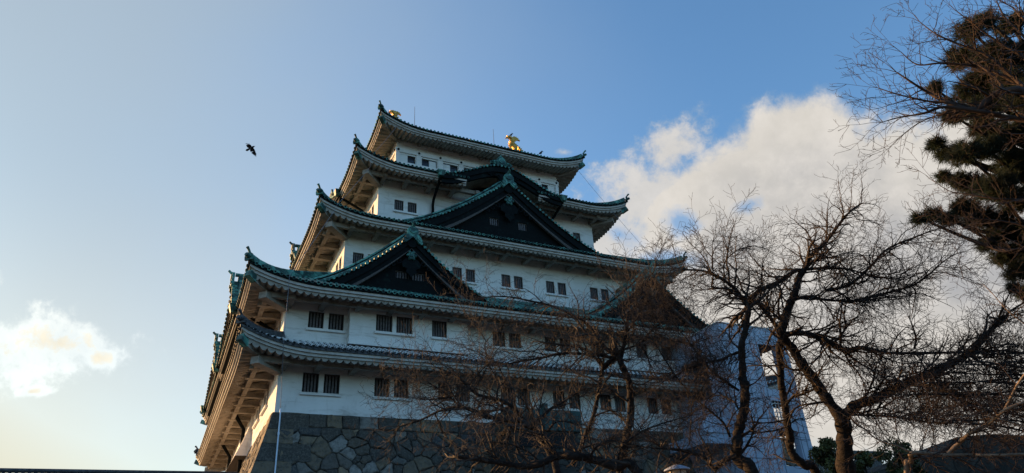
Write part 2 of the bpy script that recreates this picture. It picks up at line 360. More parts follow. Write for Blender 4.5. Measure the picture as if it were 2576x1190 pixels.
# projecting bays on the second storey
for s in 'ESW':
    P, ln = frame(1, s)
    for b0, b1 in BAYS[s]:
        mb = MB(); c = (b0+b1)/2; wd = .6
        zs = (4.3, 7.45)
        hs = [(b0+1.68, b0+2.76, 5.27, 6.47), (b0+3.02, b0+4.1, 5.27, 6.47), (b0+5.45, b0+6.5, 5.27, 6.47)] if b1-b0 > 7.9 and c < ln/2 else [(b1-2.76, b1-1.68, 5.27, 6.47), (b1-4.1, b1-3.02, 5.27, 6.47), (b1-6.5, b1-5.45, 5.27, 6.47)]
        wall_with_holes(mb, P, b0, b1, zs[0], zs[1], hs, wd)
        for uu in (b0, b1): mb.add([P(uu,0,zs[0]),P(uu,wd,zs[0]),P(uu,wd,zs[1]),P(uu,0,zs[1])], [(0,1,2,3)])
        mb.add([P(b0,0,zs[0]),P(b1,0,zs[0]),P(b1,wd,zs[0]),P(b0,wd,zs[0])], [(0,1,2,3)])
        mb.add([P(b0-.05,0,zs[0]-.02),P(b1+.05,0,zs[0]-.02),P(b1+.05,wd+.06,zs[0]-.02),P(b0-.05,wd+.06,zs[0]-.02),P(b0-.05,0,zs[0]+.1),P(b1+.05,0,zs[0]+.1),P(b1+.05,wd+.06,zs[0]+.1),P(b0-.05,wd+.06,zs[0]+.1)],
               [(0,3,2,1),(4,5,6,7),(0,1,5,4),(1,2,6,5),(2,3,7,6),(3,0,4,7)])
        kid(mb, 'bay', ['plaster'])
        for k, h in enumerate(hs): window(P, h, wd, keep, 5, sill=((h[0]-.1, hs[1][1]+.1) if (k == 0 and c < ln/2) else ((hs[1][0]-.1, h[1]+.1) if k == 0 else ((h[0]-.1, h[1]+.1) if k == 2 else None))))
# fifth storey with trim bands and sliding windows
def top_storey():
    mb = MB(); tb = MB(); nc = MB(); zb, zt = 25.92, 26.72
    for s in SIDES:
        P, ln = frame(4, s); n = round(ln/K); hs = []; ex = 1.0 if s in 'EW' else 0.0
        for k in range(n):
            a, b = k*K+.32, (k+1)*K-.32
            hs.append((a, b, zb, zt))
        wall_with_holes(mb, P, 0, ln, WZ0[4], WZ1[4], hs)
        def slab(a, b, c, d, w0, w1, M_=tb, m=0): M_.hexa([P(a,w1,c),P(b,w1,c),P(b,w0,c),P(a,w0,c),P(a,w1,d),P(b,w1,d),P(b,w0,d),P(a,w0,d)], m)
        slab(-.13*ex, ln+.13*ex, 26.88, 27.32, .005, .13); slab(-.08*ex, ln+.08*ex, 25.45, 25.80, .005, .10 if ex else .08); slab(-.05*ex, ln+.05*ex, 27.62, 27.68, .005, .05)
        for k in range(n+1):
            c = k*K; slab(max(-.1*ex, c-.24), min(ln+.1*ex, c+.24), 25.80, 26.88, .005, .10)
            cc = min(max(c, .12), ln-.12)
            nc.tube([P(cc, .13, 27.1), P(cc, .2, 27.1)], .115, 6, 0)
        for k, h in enumerate(hs):
            wb = MB(); a, b = h[0], h[1]; dp = .22
            for (A_, B_) in (((a, zb), (b, zb)), ((b, zb), (b, zt)), ((b, zt), (a, zt)), ((a, zt), (a, zb))):
                wb.add([P(A_[0],0,A_[1]),P(B_[0],0,B_[1]),P(B_[0],-dp,B_[1]),P(A_[0],-dp,A_[1])], [(0,1,2,3)], 0)
            wb.add([P(a,-dp,zb),P(b,-dp,zb),P(b,-dp,zt),P(a,-dp,zt)], [(0,1,2,3)], 1)
            wo2 = kid(wb, 'window', ['trim', 'glass'])
            pb = MB(); mid = (a+b)/2
            if k in (0, n-1):   # plaster panel with a narrow window
                sgn = (a, mid) if k == 0 else (mid, b)
                slab(sgn[0], sgn[1], zb, zt, -.2, -.03, pb, 0); kid(pb, 'panel', ['plaster'], wo2)
            else:
                sgn = (mid, b-.04) if k % 2 else (a+.04, mid)
                slab(sgn[0], sgn[1], zb+.02, zt-.05, -.18, -.1, pb, 0)
                slab(sgn[0]+.06, sgn[1]-.06, zb+.08, zt-.11, -.1, -.085, pb, 1); kid(pb, 'shutter', ['shutter', 'plaster'], wo2)
    kid(mb, 'wall', ['plaster']); kid(tb, 'trim_band', ['plaster']); kid(nc, 'nail_cover', ['dark'])
top_storey()
# ---- eaves: plaster rafters, fascia, tiles
GAP = {(3, 'E'): (LX/2-o4-3.5, LX/2-o4+3.5), (3, 'W'): (LX/2-o4-3.5, LX/2-o4+3.5)}
def soffit_z(i, u, w, ln):
    o = OV[i]; d = max(0.0, min(u+o, ln+o-u))
    lift = g(d, UP[i])*max(0.0, min(1.0, (w+.3)/(o+.3)))**1.6
    return ZE[i]-.62+lift+.26*(o-w)
def eaves(i):
    tiles = 'tile' if i == 0 else 'copper'
    so_, fa, tl, un = MB(), MB(), MB(), MB()
    o = OV[i]; per = .43; ts = .36
    for s in SIDES:
        P, ln = frame(i, s); gap = GAP.get((i, s))
        wo1 = o-.34
        nper = round((ln+2*wo1)/per); pr = (ln+2*wo1)/nper; us = [-wo1+pr*k/6 for k in range(nper*6+1)]
        rows = [[], [], [], [], []]; segs = []
        for u in us:
            if gap and gap[0] < u < gap[1]:
                if rows[0]: segs.append(rows); rows = [[], [], [], [], []]
                continue
            wa = max(0.0, -u, u-ln); ph = ((u+wo1)/pr) % 1.0
            hgt = -.20*abs(math.sin(pi*ph))**.75
            for k in range(4):
                w = wa+(wo1-wa)*k/3; rows[k].append(P(u, w, soffit_z(i, u, w, ln)+hgt))
            rows[4].append(P(u, wo1, soffit_z(i, u, wo1, ln)+.16))
        segs.append(rows)
        for r in segs:
            if i == 3:
                sq_ = MB(); sq_.grid(r[:4], 0, True); sq_.grid(r[3:], 0, False); kid(sq_, 'rafter_soffit', ['trim']); continue
            so_.grid(r[:4], 0, True); so_.grid(r[3:], 0, False)
        # fascia bands following the eave curve
        ud = [-o+(ln+2*o)*k/90 for k in range(91)]
        def band(w0, w1, za, zb2, m, mb):
            loc = []
            for u0_, u1_ in zip(ud, ud[1:]):
                if gap and (gap[0]-.1 < (u0_+u1_)/2 < gap[1]+.1): continue
                q = []
                for dz in (za, zb2):
                    for (uu, ww) in ((u0_, w1), (u1_, w1), (u1_, w0), (u0_, w0)):
                        lim = ww; uc = min(max(uu, -lim), ln+lim)
                        q.append(P(uc, ww, ZE[i]+g(max(0, min(uu+o, ln+o-uu)), UP[i])+dz))
                mb.hexa(q, m)
        band(o-.40, o-.24, -.50, -.34, 0, fa); band(o-.42, o-.12, -.335, -.17, 0, fa)
        band(o-.45, o-.03, -.165, -.035, 1, fa)
        # underside boards between fascia and soffit already closed; roof surface
        inn = depth_in(i)
        nr = 7; rws = []
        if i < 4:
            for k in range(nr+1):
                row = []
                for u in ud:
                    lim = max(-inn, -(min(u, ln-u))) if min(u, ln-u) > 0 else max(-min(u, ln-u), 0)
                    wa = max(-inn, -min(u, ln-u)) ; w = o+(wa-o)*k/nr
                    uu = u
                    row.append(P(uu, w, roof_z(i, uu, w, ln)))
                rws.append(row)
            if gap:
                a = [j for j, u in enumerate(ud) if u <= gap[0]+.3]; b = [j for j, u in enumerate(ud) if u >= gap[1]-.3]
                for sel in (a, b): tl.grid([[r[j] for j in sel] for r in rws], 1, True)
            else: tl.grid(rws, 1, True)
            n = round((ln+2*o-.2)/ts); st = (ln+2*o-.2)/n
            for k in range(n+1):
                u = -o+.1+st*k
                if gap and gap[0]+.2 < u < gap[1]-.2: continue
                wa = max(-inn, -min(u, ln-u))
                if o-wa < .15: continue
                nseg = 5 if wa < 0 else 3
                mb_rows = []
                rr = .085
                for q in range(nseg+1):
                    w = o+(wa-o)*q/nseg; z = roof_z(i, u, w, ln)
                    mb_rows.append([P(u-rr, w, z-.01), P(u-rr*.7, w, z+rr*.75), P(u, w, z+rr*1.05), P(u+rr*.7, w, z+rr*.75), P(u+rr, w, z-.01)])
                tl.grid(mb_rows, 0, True)
                z = roof_z(i, u, o, ln); c = (u, z+.0)
                # round end tile
                ring = [P(u+.105*math.cos(2*pi*j/8), o+.05, z-.005+.105*math.sin(2*pi*j/8)) for j in range(8)]
                ring2 = [P(u+.105*math.cos(2*pi*j/8), o-.05, z-.005+.105*math.sin(2*pi*j/8)) for j in range(8)]
                tl.add(ring+ring2, [tuple(range(8))]+[(j, (j+1) % 8, 8+(j+1) % 8, 8+j) for j in range(8)], 0)
                ring = [P(u+.07*math.cos(2*pi*j/8), o+.056, z-.005+.07*math.sin(2*pi*j/8)) for j in range(8)]
                tl.add(ring, [tuple(range(8))], 2)
                if i == 0:
                    L_ = o-wa; nm = int(L_/.52)
                    for j in range(nm+1):
                        w = o-.22-j*.52; z = roof_z(i, u, w, ln); R_ = .125
                        arc = lambda ww, zz: [P(u-R_, ww, zz-.01), P(u-R_*.72, ww, zz+R_*.78), P(u, ww, zz+R_*1.1), P(u+R_*.72, ww, zz+R_*.78), P(u+R_, ww, zz-.01)]
                        tl.grid([arc(w, z), arc(w-.05, z+.02)], 3, True)
                        a1, r1_ = arc(w, z), rr; tl.grid([a1, [P(u-r1_, w, z-.01), P(u-r1_*.7, w, z+r1_*.75), P(u, w, z+r1_*1.05), P(u+r1_*.7, w, z+r1_*.75), P(u+r1_, w, z-.01)]], 3, False)
    if i != 3: kid(so_, 'rafter_soffit', ['trim'])
    kid(fa, 'fascia', ['fascia', 'dark' if i else 'tile'])
    if i < 4: kid(tl, 'roof', [tiles, 'dark' if i else 'tile', 'dark', 'mortar'])
    # beam on brackets
    bm, br = MB(), MB()
    def newbr(i, s): return MB() if (s == 'E' or (s == 'S' and i < 2)) else br
    def endbr(q_):
        if q_ is not br: kid(q_, 'bracket', ['trim'])
    for s in SIDES:
        P, ln = frame(i, s)
        if i < 4:
            zb_ = soffit_z(i, ln/2, 1.3, ln)-.44; e = 1.15
            def sl2(a, b, c, d, w0, w1, mb_): mb_.hexa([P(a,w1,c),P(b,w1,c),P(b,w0,c),P(a,w0,c),P(a,w1,d),P(b,w1,d),P(b,w0,d),P(a,w0,d)], 0)
            ee = 1.42 if s in 'EW' else 1.145; sl2(-ee, ln+ee, zb_, zb_+.36, 1.15, 1.42, bm)
            n = round(ln/K)
            for k in range(n+1):
                c = min(max(k*K, .17), ln-.17)
                if i == 1 and any(b0-.2 < c < b1+.2 for b0, b1 in BAYS[s]): pass
                q_ = newbr(i, s); sl2(c-.17, c+.17, zb_-.02, zb_+.30, 0.0, 1.62, q_); endbr(q_)
        else:
            n = round(ln/K)
            for k in range(n+1):
                c = min(max(k*K, .17), ln-.17); zz = soffit_z(i, ln/2, 0, ln)-.42
                q_ = newbr(i, s)
                q_.hexa([P(c-.15,.3,zz),P(c+.15,.3,zz),P(c+.15,0,zz),P(c-.15,0,zz),P(c-.15,.3,zz+.24),P(c+.15,.3,zz+.24),P(c+.15,0,zz+.24),P(c-.15,0,zz+.24)], 0); endbr(q_)
    if i < 4: kid(bm, 'eave_beam', ['trim'])
    if br.f: REST.append(br)
    # hips: corner beam below, ridge and ogre tile above
    a = INS[i]; o_ = OV[i]
    for (cx, cy, sx, sy) in ((a, a, -1, -1), (LX-a, a, 1, -1), (LX-a, LY-a, 1, 1), (a, LY-a, -1, 1)):
        hb = MB(); pts = []
        def hp(w, dz): return Vector((cx+sx*w, cy+sy*w, dz))
        def sz(w): return ZE[i]-.62+g(o_-w, UP[i])*max(0, min(1, (w+.3)/(o_+.3)))**1.6+.26*(o_-w)
        ws = [0.0, .5, 1.0, 1.5, 1.9, o_-.25]
        for w0, w1 in zip(ws, ws[1:]): hb.beam(hp(w0, sz(w0)-.16), hp(w1, sz(w1)-.16), .3, .34, 0)
        if i < 4: hb.beam(hp(0, soffit_z(i, 10, 1.3, 20)-.5), hp(1.55, soffit_z(i, 10, 1.3, 20)-.42), .55, .42, 0)
        kid(hb, 'corner_beam', ['trim'])
        cb = MB(); cb.beam(hp(o_-.5, sz(o_-.5)-.15), hp(o_-.08, sz(o_-.1)-.13), .36, .40, 0); kid(cb, 'corner_beam_cap', ['copper'])
        rb = MB(); P, ln = frame(i, 'E'); inn = depth_in(i); n = 14
        path = [(o_-.15+(-inn-o_+.15)*k/n) for k in range(n+1)]
        def rz(w):
            return roof_z(i, -w if True else 0, w, 40) if i < 4 else roof_z(4, -w, w, 40)
        for w0, w1 in zip(path, path[1:]):
            rb.beam(hp(w0, rz(w0)+.10), hp(w1, rz(w1)+.10), .42, .26, 0); rb.beam(hp(w0, rz(w0)+.27), hp(w1, rz(w1)+.27), .30, .10, 0)
        rb.tube([hp(w, rz(w)+.37) for w in path], .11, 8, 0)
        dx = Vector((sx, sy, 0)).normalized(); px = Vector((-sy, sx, 0)).normalized()
        # round end tiles along both flanks of the hip ridge
        w = o_-.15; base = hp(w, rz(w)+.12)
        rb.tube([base+dx*.02, base+dx*.48+Vector((0,0,.16))], .12, 10, 0)
        # ogre tile plate with a rising finial
        sh = [(-.26, -.12), (-.29, .10), (-.19, .28), (-.09, .36), (0, .40), (.09, .36), (.19, .28), (.29, .10), (.26, -.12)]
        rb.prism([base+dx*.12+px*x_+Vector((0,0,1))*z_ for x_, z_ in sh], dx*.13, 0)
        for q in (-1, 1): rb.tube([base+dx*.26+px*q*.13+Vector((0,0,.14)), base+dx*.31+px*q*.13+Vector((0,0,.14))], .1, 8, 0)
        rb.tube([base+dx*.16+Vector((0,0,.34)), base+dx*.34+Vector((0,0,.54)), base+dx*.46+Vector((0,0,.62))], [.07, .075, .095], 8, 0)
        kid(rb, 'hip_ridge', ['copper' if i else 'tile'])
REST = []
for i in range(5): eaves(i)
allb = MB()
for q_ in REST: allb.add(q_.v, q_.f, 0)
kid(allb, 'bracket', ['trim'])['kind'] = 'stuff'
# ---- top roof (hip and gable)
def top_roof():
    i = 4; o = OV[4]; P, ln = frame(4, 'E'); half = (LY-2*INS[4])/2; zr = 33.6
    tl = MB(); run = half+o
    def zz(u, r):   # r = run from the eave
        d = max(0.0, min(u+o, ln+o-u)); lift = g(d, UP[4])*max(0.0, 1-r/5.0)**1.3
        t = r/run; return ZE[4]+lift+(zr-ZE[4])*(.70*t+.30*t*t)
    rg = 3.6
    def lo(r): return -o+min(r, rg)
    for s in ('E', 'W'):
        P, ln = frame(4, s); rows = []
        nr = 14
        for k in range(nr+1):
            r = run*k/nr; a, b = lo(r), ln-lo(r)
            rows.append([P(a+(b-a)*j/60, o-r, zz(a+(b-a)*j/60, r)) for j in range(61)])
        tl.grid(rows, 1, True)
        n = round((ln+2*o-.2)/.36); st = (ln+2*o-.2)/n
        for k in range(n+1):
            u = -o+.1+st*k; e = min(u, ln-u)+o; rmax = run if e > rg else e
            if rmax < .15: continue
            rr = .085; rws = []
            for q in range(9):
                r = rmax*q/8; z = zz(u, r); w = o-r
                rws.append([P(u-rr, w, z-.01), P(u-rr*.7, w, z+rr*.75), P(u, w, z+rr*1.1), P(u+rr*.7, w, z+rr*.75), P(u+rr, w, z-.01)])
            tl.grid(rws, 0, True)
            z = zz(u, 0)
            ring = [P(u+.105*math.cos(2*pi*j/8), o+.05, z-.005+.105*math.sin(2*pi*j/8)) for j in range(8)]; ring2 = [P(u+.105*math.cos(2*pi*j/8), o-.05, z-.005+.105*math.sin(2*pi*j/8)) for j in range(8)]
            tl.add(ring+ring2, [tuple(range(8))]+[(j, (j+1) % 8, 8+(j+1) % 8, 8+j) for j in range(8)], 0)
    for s in ('N', 'S'):
        P, ln2 = frame(4, s); rows = []
        for k in range(6):
            r = rg*k/5; a, b = -o+r, ln2+o-r
            rows.append([P(a+(b-a)*j/40, o-r, zz(a+(b-a)*j/40, r) if False else ZE[4]+g(max(0, min(a+(b-a)*j/40+o, ln2+o-(a+(b-a)*j/40))), UP[4])*max(0, 1-r/5.0)**1.3+(zr-ZE[4])*(.70*r/run+.30*(r/run)**2)) for j in range(41)])
        tl.grid(rows, 1, True)
        n = round((ln2+2*o-.2)/.36); st = (ln2+2*o-.2)/n
        for k in range(n+1):
            u = -o+.1+st*k; e = min(u, ln2-u)+o; rmax = min(rg, e)
            if rmax < .15: continue
            rr = .085; rws = []
            f = lambda u, r: ZE[4]+g(max(0, min(u+o, ln2+o-u)), UP[4])*max(0, 1-r/5.0)**1.3+(zr-ZE[4])*(.70*r/run+.30*(r/run)**2)
            for q in range(5):
                r = rmax*q/4; z = f(u, r); w = o-r
                rws.append([P(u-rr, w, z-.01), P(u-rr*.7, w, z+rr*.75), P(u, w, z+rr*1.1), P(u+rr*.7, w, z+rr*.75), P(u+rr, w, z-.01)])
            tl.grid(rws, 0, True); z = f(u, 0)
            ring = [P(u+.105*math.cos(2*pi*j/8), o+.05, z-.005+.105*math.sin(2*pi*j/8)) for j in range(8)]; ring2 = [P(u+.105*math.cos(2*pi*j/8), o-.05, z-.005+.105*math.sin(2*pi*j/8)) for j in range(8)]
            tl.add(ring+ring2, [tuple(range(8))]+[(j, (j+1) % 8, 8+(j+1) % 8, 8+j) for j in range(8)], 0)
        # gable wall
        gw = MB(); pts = []
        for k in range(-10, 11):
            r = run-abs(k)/10*(run-rg); c = ln2/2; pts.append(P(c+(k/10)*(run-rg), o-rg-.5, zz(10, r)))
        gw.prism(pts, Vector(P(0, 0, 0))-Vector(P(0, .12, 0)), 0); kid(gw, 'gable_wall', ['dark'])
    tl_o = kid(tl, 'roof', ['copper', 'dark'])
    rg_ = MB(); x0, x1 = INS[4]-o+rg-.1, LX-INS[4]+o-rg+.1; yc = LY/2
    rg_.box((x0, yc-.3, zr-.1), (x1, yc+.3, zr+.55), 0); rg_.tube([(x0-.1, yc, zr+.65), (x1+.1, yc, zr+.65)], .2, 8, 0)
    kid(rg_, 'main_ridge', ['copper'])
    return zr+.85
ztop = top_roof()
# ---- dormer gables
def gable(i, s, uc, wf_, hw, zb, H, back, wins=(), big=False, pw=1.45, orn=1.0):
    P, ln = frame(i, s)
    zc = lambda t: zb+H*max(0.0, 1-abs(t)/hw)**pw
    cl = lambda u, w, z: P(u, w, max(z, roof_z(i, u, w, ln)-.12)) if w > -.1 else P(u, w, z)
    root_mb = MB(); N = 44
    ts = [hw*math.copysign(abs(k/N)**1.0, k) for k in range(-N, N+1)]
    root_mb.grid([[P(uc+t, wf_, zc(t)) for t in ts], [P(uc+t, back, zc(t)) for t in ts]], 1, True)
    # transverse verge tiles with round ends facing front
    tot = 0; t = .16; st = .36
    def slope_pos():
        out = []; t_ = .12; last = None; acc = 0
        x = .12
        while x < hw-.05:
            out.append(x); dz = (zc(x+.01)-zc(x))/.01; x += st/math.sqrt(1+dz*dz)
        return out
    pos = slope_pos()
    for sg in (-1, 1):
        for x in pos:
            z = zc(x)+.02; u = uc+sg*x; rr = .105
            dz = (zc(x+.01)-zc(x))/.01; nl = math.sqrt(1+dz*dz); tx, tz = sg/nl, dz/nl; nx, nz_ = -dz*sg/nl, 1/nl
            def arc(w): return [P(u+tx*rr*math.cos(a)+nx*rr*math.sin(a), w, z+tz*rr*math.cos(a)+nz_*rr*math.sin(a)) for a in [pi*q/5 for q in range(6)]]
            root_mb.grid([arc(wf_+.06), arc(wf_-.5)], 0, True)
            ring = [P(u+tx*.11*math.cos(2*pi*j/8)+nx*.11*math.sin(2*pi*j/8), wf_+.07, z+tz*.11*math.cos(2*pi*j/8)+nz_*.11*math.sin(2*pi*j/8)) for j in range(8)]
            ring2 = [P(u+tx*.11*math.cos(2*pi*j/8)+nx*.11*math.sin(2*pi*j/8), wf_-.02, z+tz*.11*math.cos(2*pi*j/8)+nz_*.11*math.sin(2*pi*j/8)) for j in range(8)]
            root_mb.add(ring+ring2, [tuple(range(8))]+[(j, (j+1) % 8, 8+(j+1) % 8, 8+j) for j in range(8)], 0)
        side = [hw*(k/40) for k in range(0, 41)]
        e0 = [x for x in side if x > .05]
        root_mb.tube([P(uc+sg*x, wf_-.52, zc(x)+.20) for x in e0], .15, 8, 0)
        root_mb.tube([P(uc+sg*x, wf_-.78, zc(x)+.34) for x in e0], .14, 8, 0)
        # descending ridge
        e1 = [x for x in e0 if x < hw-.9]
        rows = [[P(uc+sg*x, wf_-.9, zc(x)), P(uc+sg*x, wf_-.9, zc(x)+.66), P(uc+sg*x, wf_-1.22, zc(x)+.66), P(uc+sg*x, wf_-1.22, zc(x))] for x in e1]
        root_mb.grid(rows, 1, False, True)
        root_mb.tube([P(uc+sg*x, wf_-1.06, zc(x)+.72) for x in e1], .12, 8, 0)
        x = e1[-1]; root_mb.tube([P(uc+sg*(x-.1), wf_-1.06, zc(x)+.35), P(uc+sg*(x+.25), wf_-1.06, zc(x)+.36), P(uc+sg*(x+.42), wf_-1.06, zc(x)+.66)], [.26, .2, .07], 8, 0)
        # ribs down the slope behind
        w = wf_-2.0
        while w > back+.3:
            rr = .085; root_mb.grid([[P(uc+sg*x, w+rr, zc(x)), P(uc+sg*x, w+rr*.6, zc(x)+rr), P(uc+sg*x, w-rr*.6, zc(x)+rr), P(uc+sg*x, w-rr, zc(x))] for x in side[::2]], 0, True); w -= .36
    roof = kid(root_mb, 'gable_roof', ['copper', 'dark'])
    # ridge with ogre tile
    rb = MB()
    za = zc(0)
    rb.hexa([P(uc-.22,wf_-.3,za-.1),P(uc+.22,wf_-.3,za-.1),P(uc+.22,back,za-.1),P(uc-.22,back,za-.1),P(uc-.22,wf_-.3,za+.5),P(uc+.22,wf_-.3,za+.5),P(uc+.22,back,za+.5),P(uc-.22,back,za+.5)], 0)
    rb.tube([P(uc, wf_-.1, za+.56), P(uc, back, za+.56)], .15, 8, 0)
    k = orn
    sh = [(-.50,-.68),(-.70,-.45),(-.55,-.15),(-.38,.02),(-.42,.30),(-.30,.52),(-.16,.60),(-.1,.72),(0,.76),(.1,.72),(.16,.60),(.30,.52),(.42,.30),(.38,.02),(.55,-.15),(.70,-.45),(.50,-.68),(.0,-.2)]
    fw = Vector(P(0, 1, 0))-Vector(P(0, 0, 0))
    rb.prism([Vector(P(uc+x*k, wf_-.05, za+.0+z*k)) for x, z in sh], fw*.2, 0)
    rb.tube([P(uc, wf_+.15, za+.32*k), P(uc, wf_+.22, za+.32*k)], .26*k, 10, 0)
    for q in (-1, 1):
        rb.tube([P(uc+q*.42*k, wf_+.15, za-.26*k), P(uc+q*.42*k, wf_+.22, za-.26*k)], .15*k, 8, 0)
    rb.tube([P(uc, wf_+.1, za+.6*k), P(uc, wf_+.28, za+.72*k), P(uc, wf_+.4, za+.84*k)], [.12*k, .1*k, .09*k], 8, 0)
    kid(rb, 'gable_ridge', ['copper'])
    # barge boards (two steps)
    bb = MB()
    def board(off0, off1, w0, w1, m, x1=hw):
        for sg in (-1, 1):
            xs = [x1*(k_/32) for k_ in range(33)]
            up = lambda x: off0+.0*x; dn = lambda x: off1*(1+.35*x/hw)
            rows = [[cl(uc+sg*x, w1, zc(x)-up(x)), cl(uc+sg*x, w0, zc(x)-up(x)), cl(uc+sg*x, w0, zc(x)-dn(x)), cl(uc+sg*x, w1, zc(x)-dn(x))] for x in xs]
            bb.grid(rows, m, False, True)
    s_ = 1.25 if big else 1.0
    board(.10, .50*s_, wf_-.32, wf_-.08, 0); board(.46*s_, .96*s_, wf_-.42, wf_-.20, 0, hw*.95); board(.95*s_, 1.0*s_, wf_-.4, wf_-.16, 1, hw*.9)
    kid(bb, 'barge_board', ['dark', 'frame'])
    # gable wall
    gm = MB(); xs = [hw*.97*k_/30 for k_ in range(-30, 31)]; wg = wf_-.62
    poly = [Vector(P(uc+x, wg, zc(x)-.05)) for x in xs]
    holes = wins
    zbm = zb-.6
    cols = sorted(set(xs) | {uc_ for h in holes for uc_ in (h[0], h[1])})
    for a, b in zip(cols, cols[1:]):
        mid = (a+b)/2; cuts = [(zbm, None)]
        hz = [h for h in holes if h[0] < mid < h[1]]
        if hz:
            h = hz[0]
            gm.add([P(uc+a,wg,zbm),P(uc+b,wg,zbm),P(uc+b,wg,h[2]),P(uc+a,wg,h[2])], [(0,1,2,3)], 0)
            gm.add([P(uc+a,wg,h[3]),P(uc+b,wg,h[3]),P(uc+b,wg,zc(b)-.05),P(uc+a,wg,zc(a)-.05)], [(0,1,2,3)], 0)
        else: gm.add([P(uc+a,wg,zbm),P(uc+b,wg,zbm),P(uc+b,wg,zc(b)-.05),P(uc+a,wg,zc(a)-.05)], [(0,1,2,3)], 0)
    # closing soffit under the verge
    gm.grid([[P(uc+x, wf_-.1, zc(x)-.09) for x in xs], [P(uc+x, wg, zc(x)-.09) for x in xs]], 0, True)
    # sill moulding
    gw_ = kid(gm, 'gable_wall', ['dark'])
    for h in holes: window(P, (uc+h[0], uc+h[1], h[2], h[3]), wg, keep, h[4], sill=None, dark='dark')
    # pendant: rosette with scroll leaves
    pm = MB(); zp = za-1.55*s_; kk = s_*(.95 if hw > 5 else .5)
    pm.tube([P(uc, wf_-.22, zp), P(uc, wf_-.05, zp)], .30*kk, 6, 1); pm.tube([P(uc, wf_-.05, zp), P(uc, wf_+.03, zp)], .14*kk, 6, 1)
    for q in range(6): pm.ball(P(uc+.28*kk*math.cos(q*pi/3), wf_-.1, zp+.28*kk*math.sin(q*pi/3)), .12*kk, .12*kk, .12*kk, 1, 6, 5)
    body = [(-.5,-.3),(-.72,-.62),(-.62,-.95),(-.36,-1.0),(-.38,-1.35),(-.16,-1.5),(0,-1.75),(.16,-1.5),(.38,-1.35),(.36,-1.0),(.62,-.95),(.72,-.62),(.5,-.3),(0,-.1)]
    pm.prism([Vector(P(uc+x*kk, wf_-.30, zp+z*kk)) for x, z in body], fw*.14, 0)
    for q in (-1, 1):
        for (x, z, r) in ((.42, -.6, .24), (.22, -1.05, .2), (.95, -.55, .26), (1.35, -.85, .2), (1.7, -1.12, .16)):
            pts = [P(uc+q*(x+r*math.cos(a_)*(1-a_/11))*kk, wf_-.2, zp+(z+r*math.sin(a_)*(1-a_/11))*kk) for a_ in [j*.7 for j in range(11)]]
            pm.tube(pts, .045*kk, 5, 0)
    pm.tube([P(uc, wf_-.08, za-.62*s_), P(uc, wf_-.02, za-.62*s_)], .36*kk, 12, 0)
    kid(pm, 'gable_pendant', ['dark', 'copper'])
    # low tiled ridge closing the foot of the gable wall
    fb = MB(); fb.hexa([P(uc-hw*.9,wg+.28,zb-.6),P(uc+hw*.9,wg+.28,zb-.6),P(uc+hw*.9,wg,zb-.6),P(uc-hw*.9,wg,zb-.6),P(uc-hw*.9,wg+.28,zb+.42),P(uc+hw*.9,wg+.28,zb+.42),P(uc+hw*.9,wg,zb+.42),P(uc-hw*.9,wg,zb+.42)], 0)
    kid(fb, 'gable_foot', ['dark'])
ww2 = [(-.98, .0, 9.42, 10.0, 4), (.12, 1.10, 9.42, 10.0, 4)]
for s in 'EW':
    gable(1, s, 7.85, .75, 7.3, 7.7, 4.85, -4.2, ww2)
    gable(1, s, LX-7.85, .75, 7.3, 7.7, 4.85, -4.2, ww2)
    gable(2, s, LX/2-o3, .37, 10.2, 16.0, 6.1, -3.15, [(-1.75, -.85, 17.75, 18.5, 4), (.95, 1.85, 17.75, 18.5, 4)], True, 1.45, 1.15)
for uc in (LY-9.0, LY-22.6): gable(1, 'S', uc, 2.78, 6.3, 7.0, 4.7, -4.2, [(-.9, .9, 8.2, 8.9, 6)])
gable(2, 'S', LY/2-o3, 2.1, 5.2, 15.0, 3.4, -3.1, [])
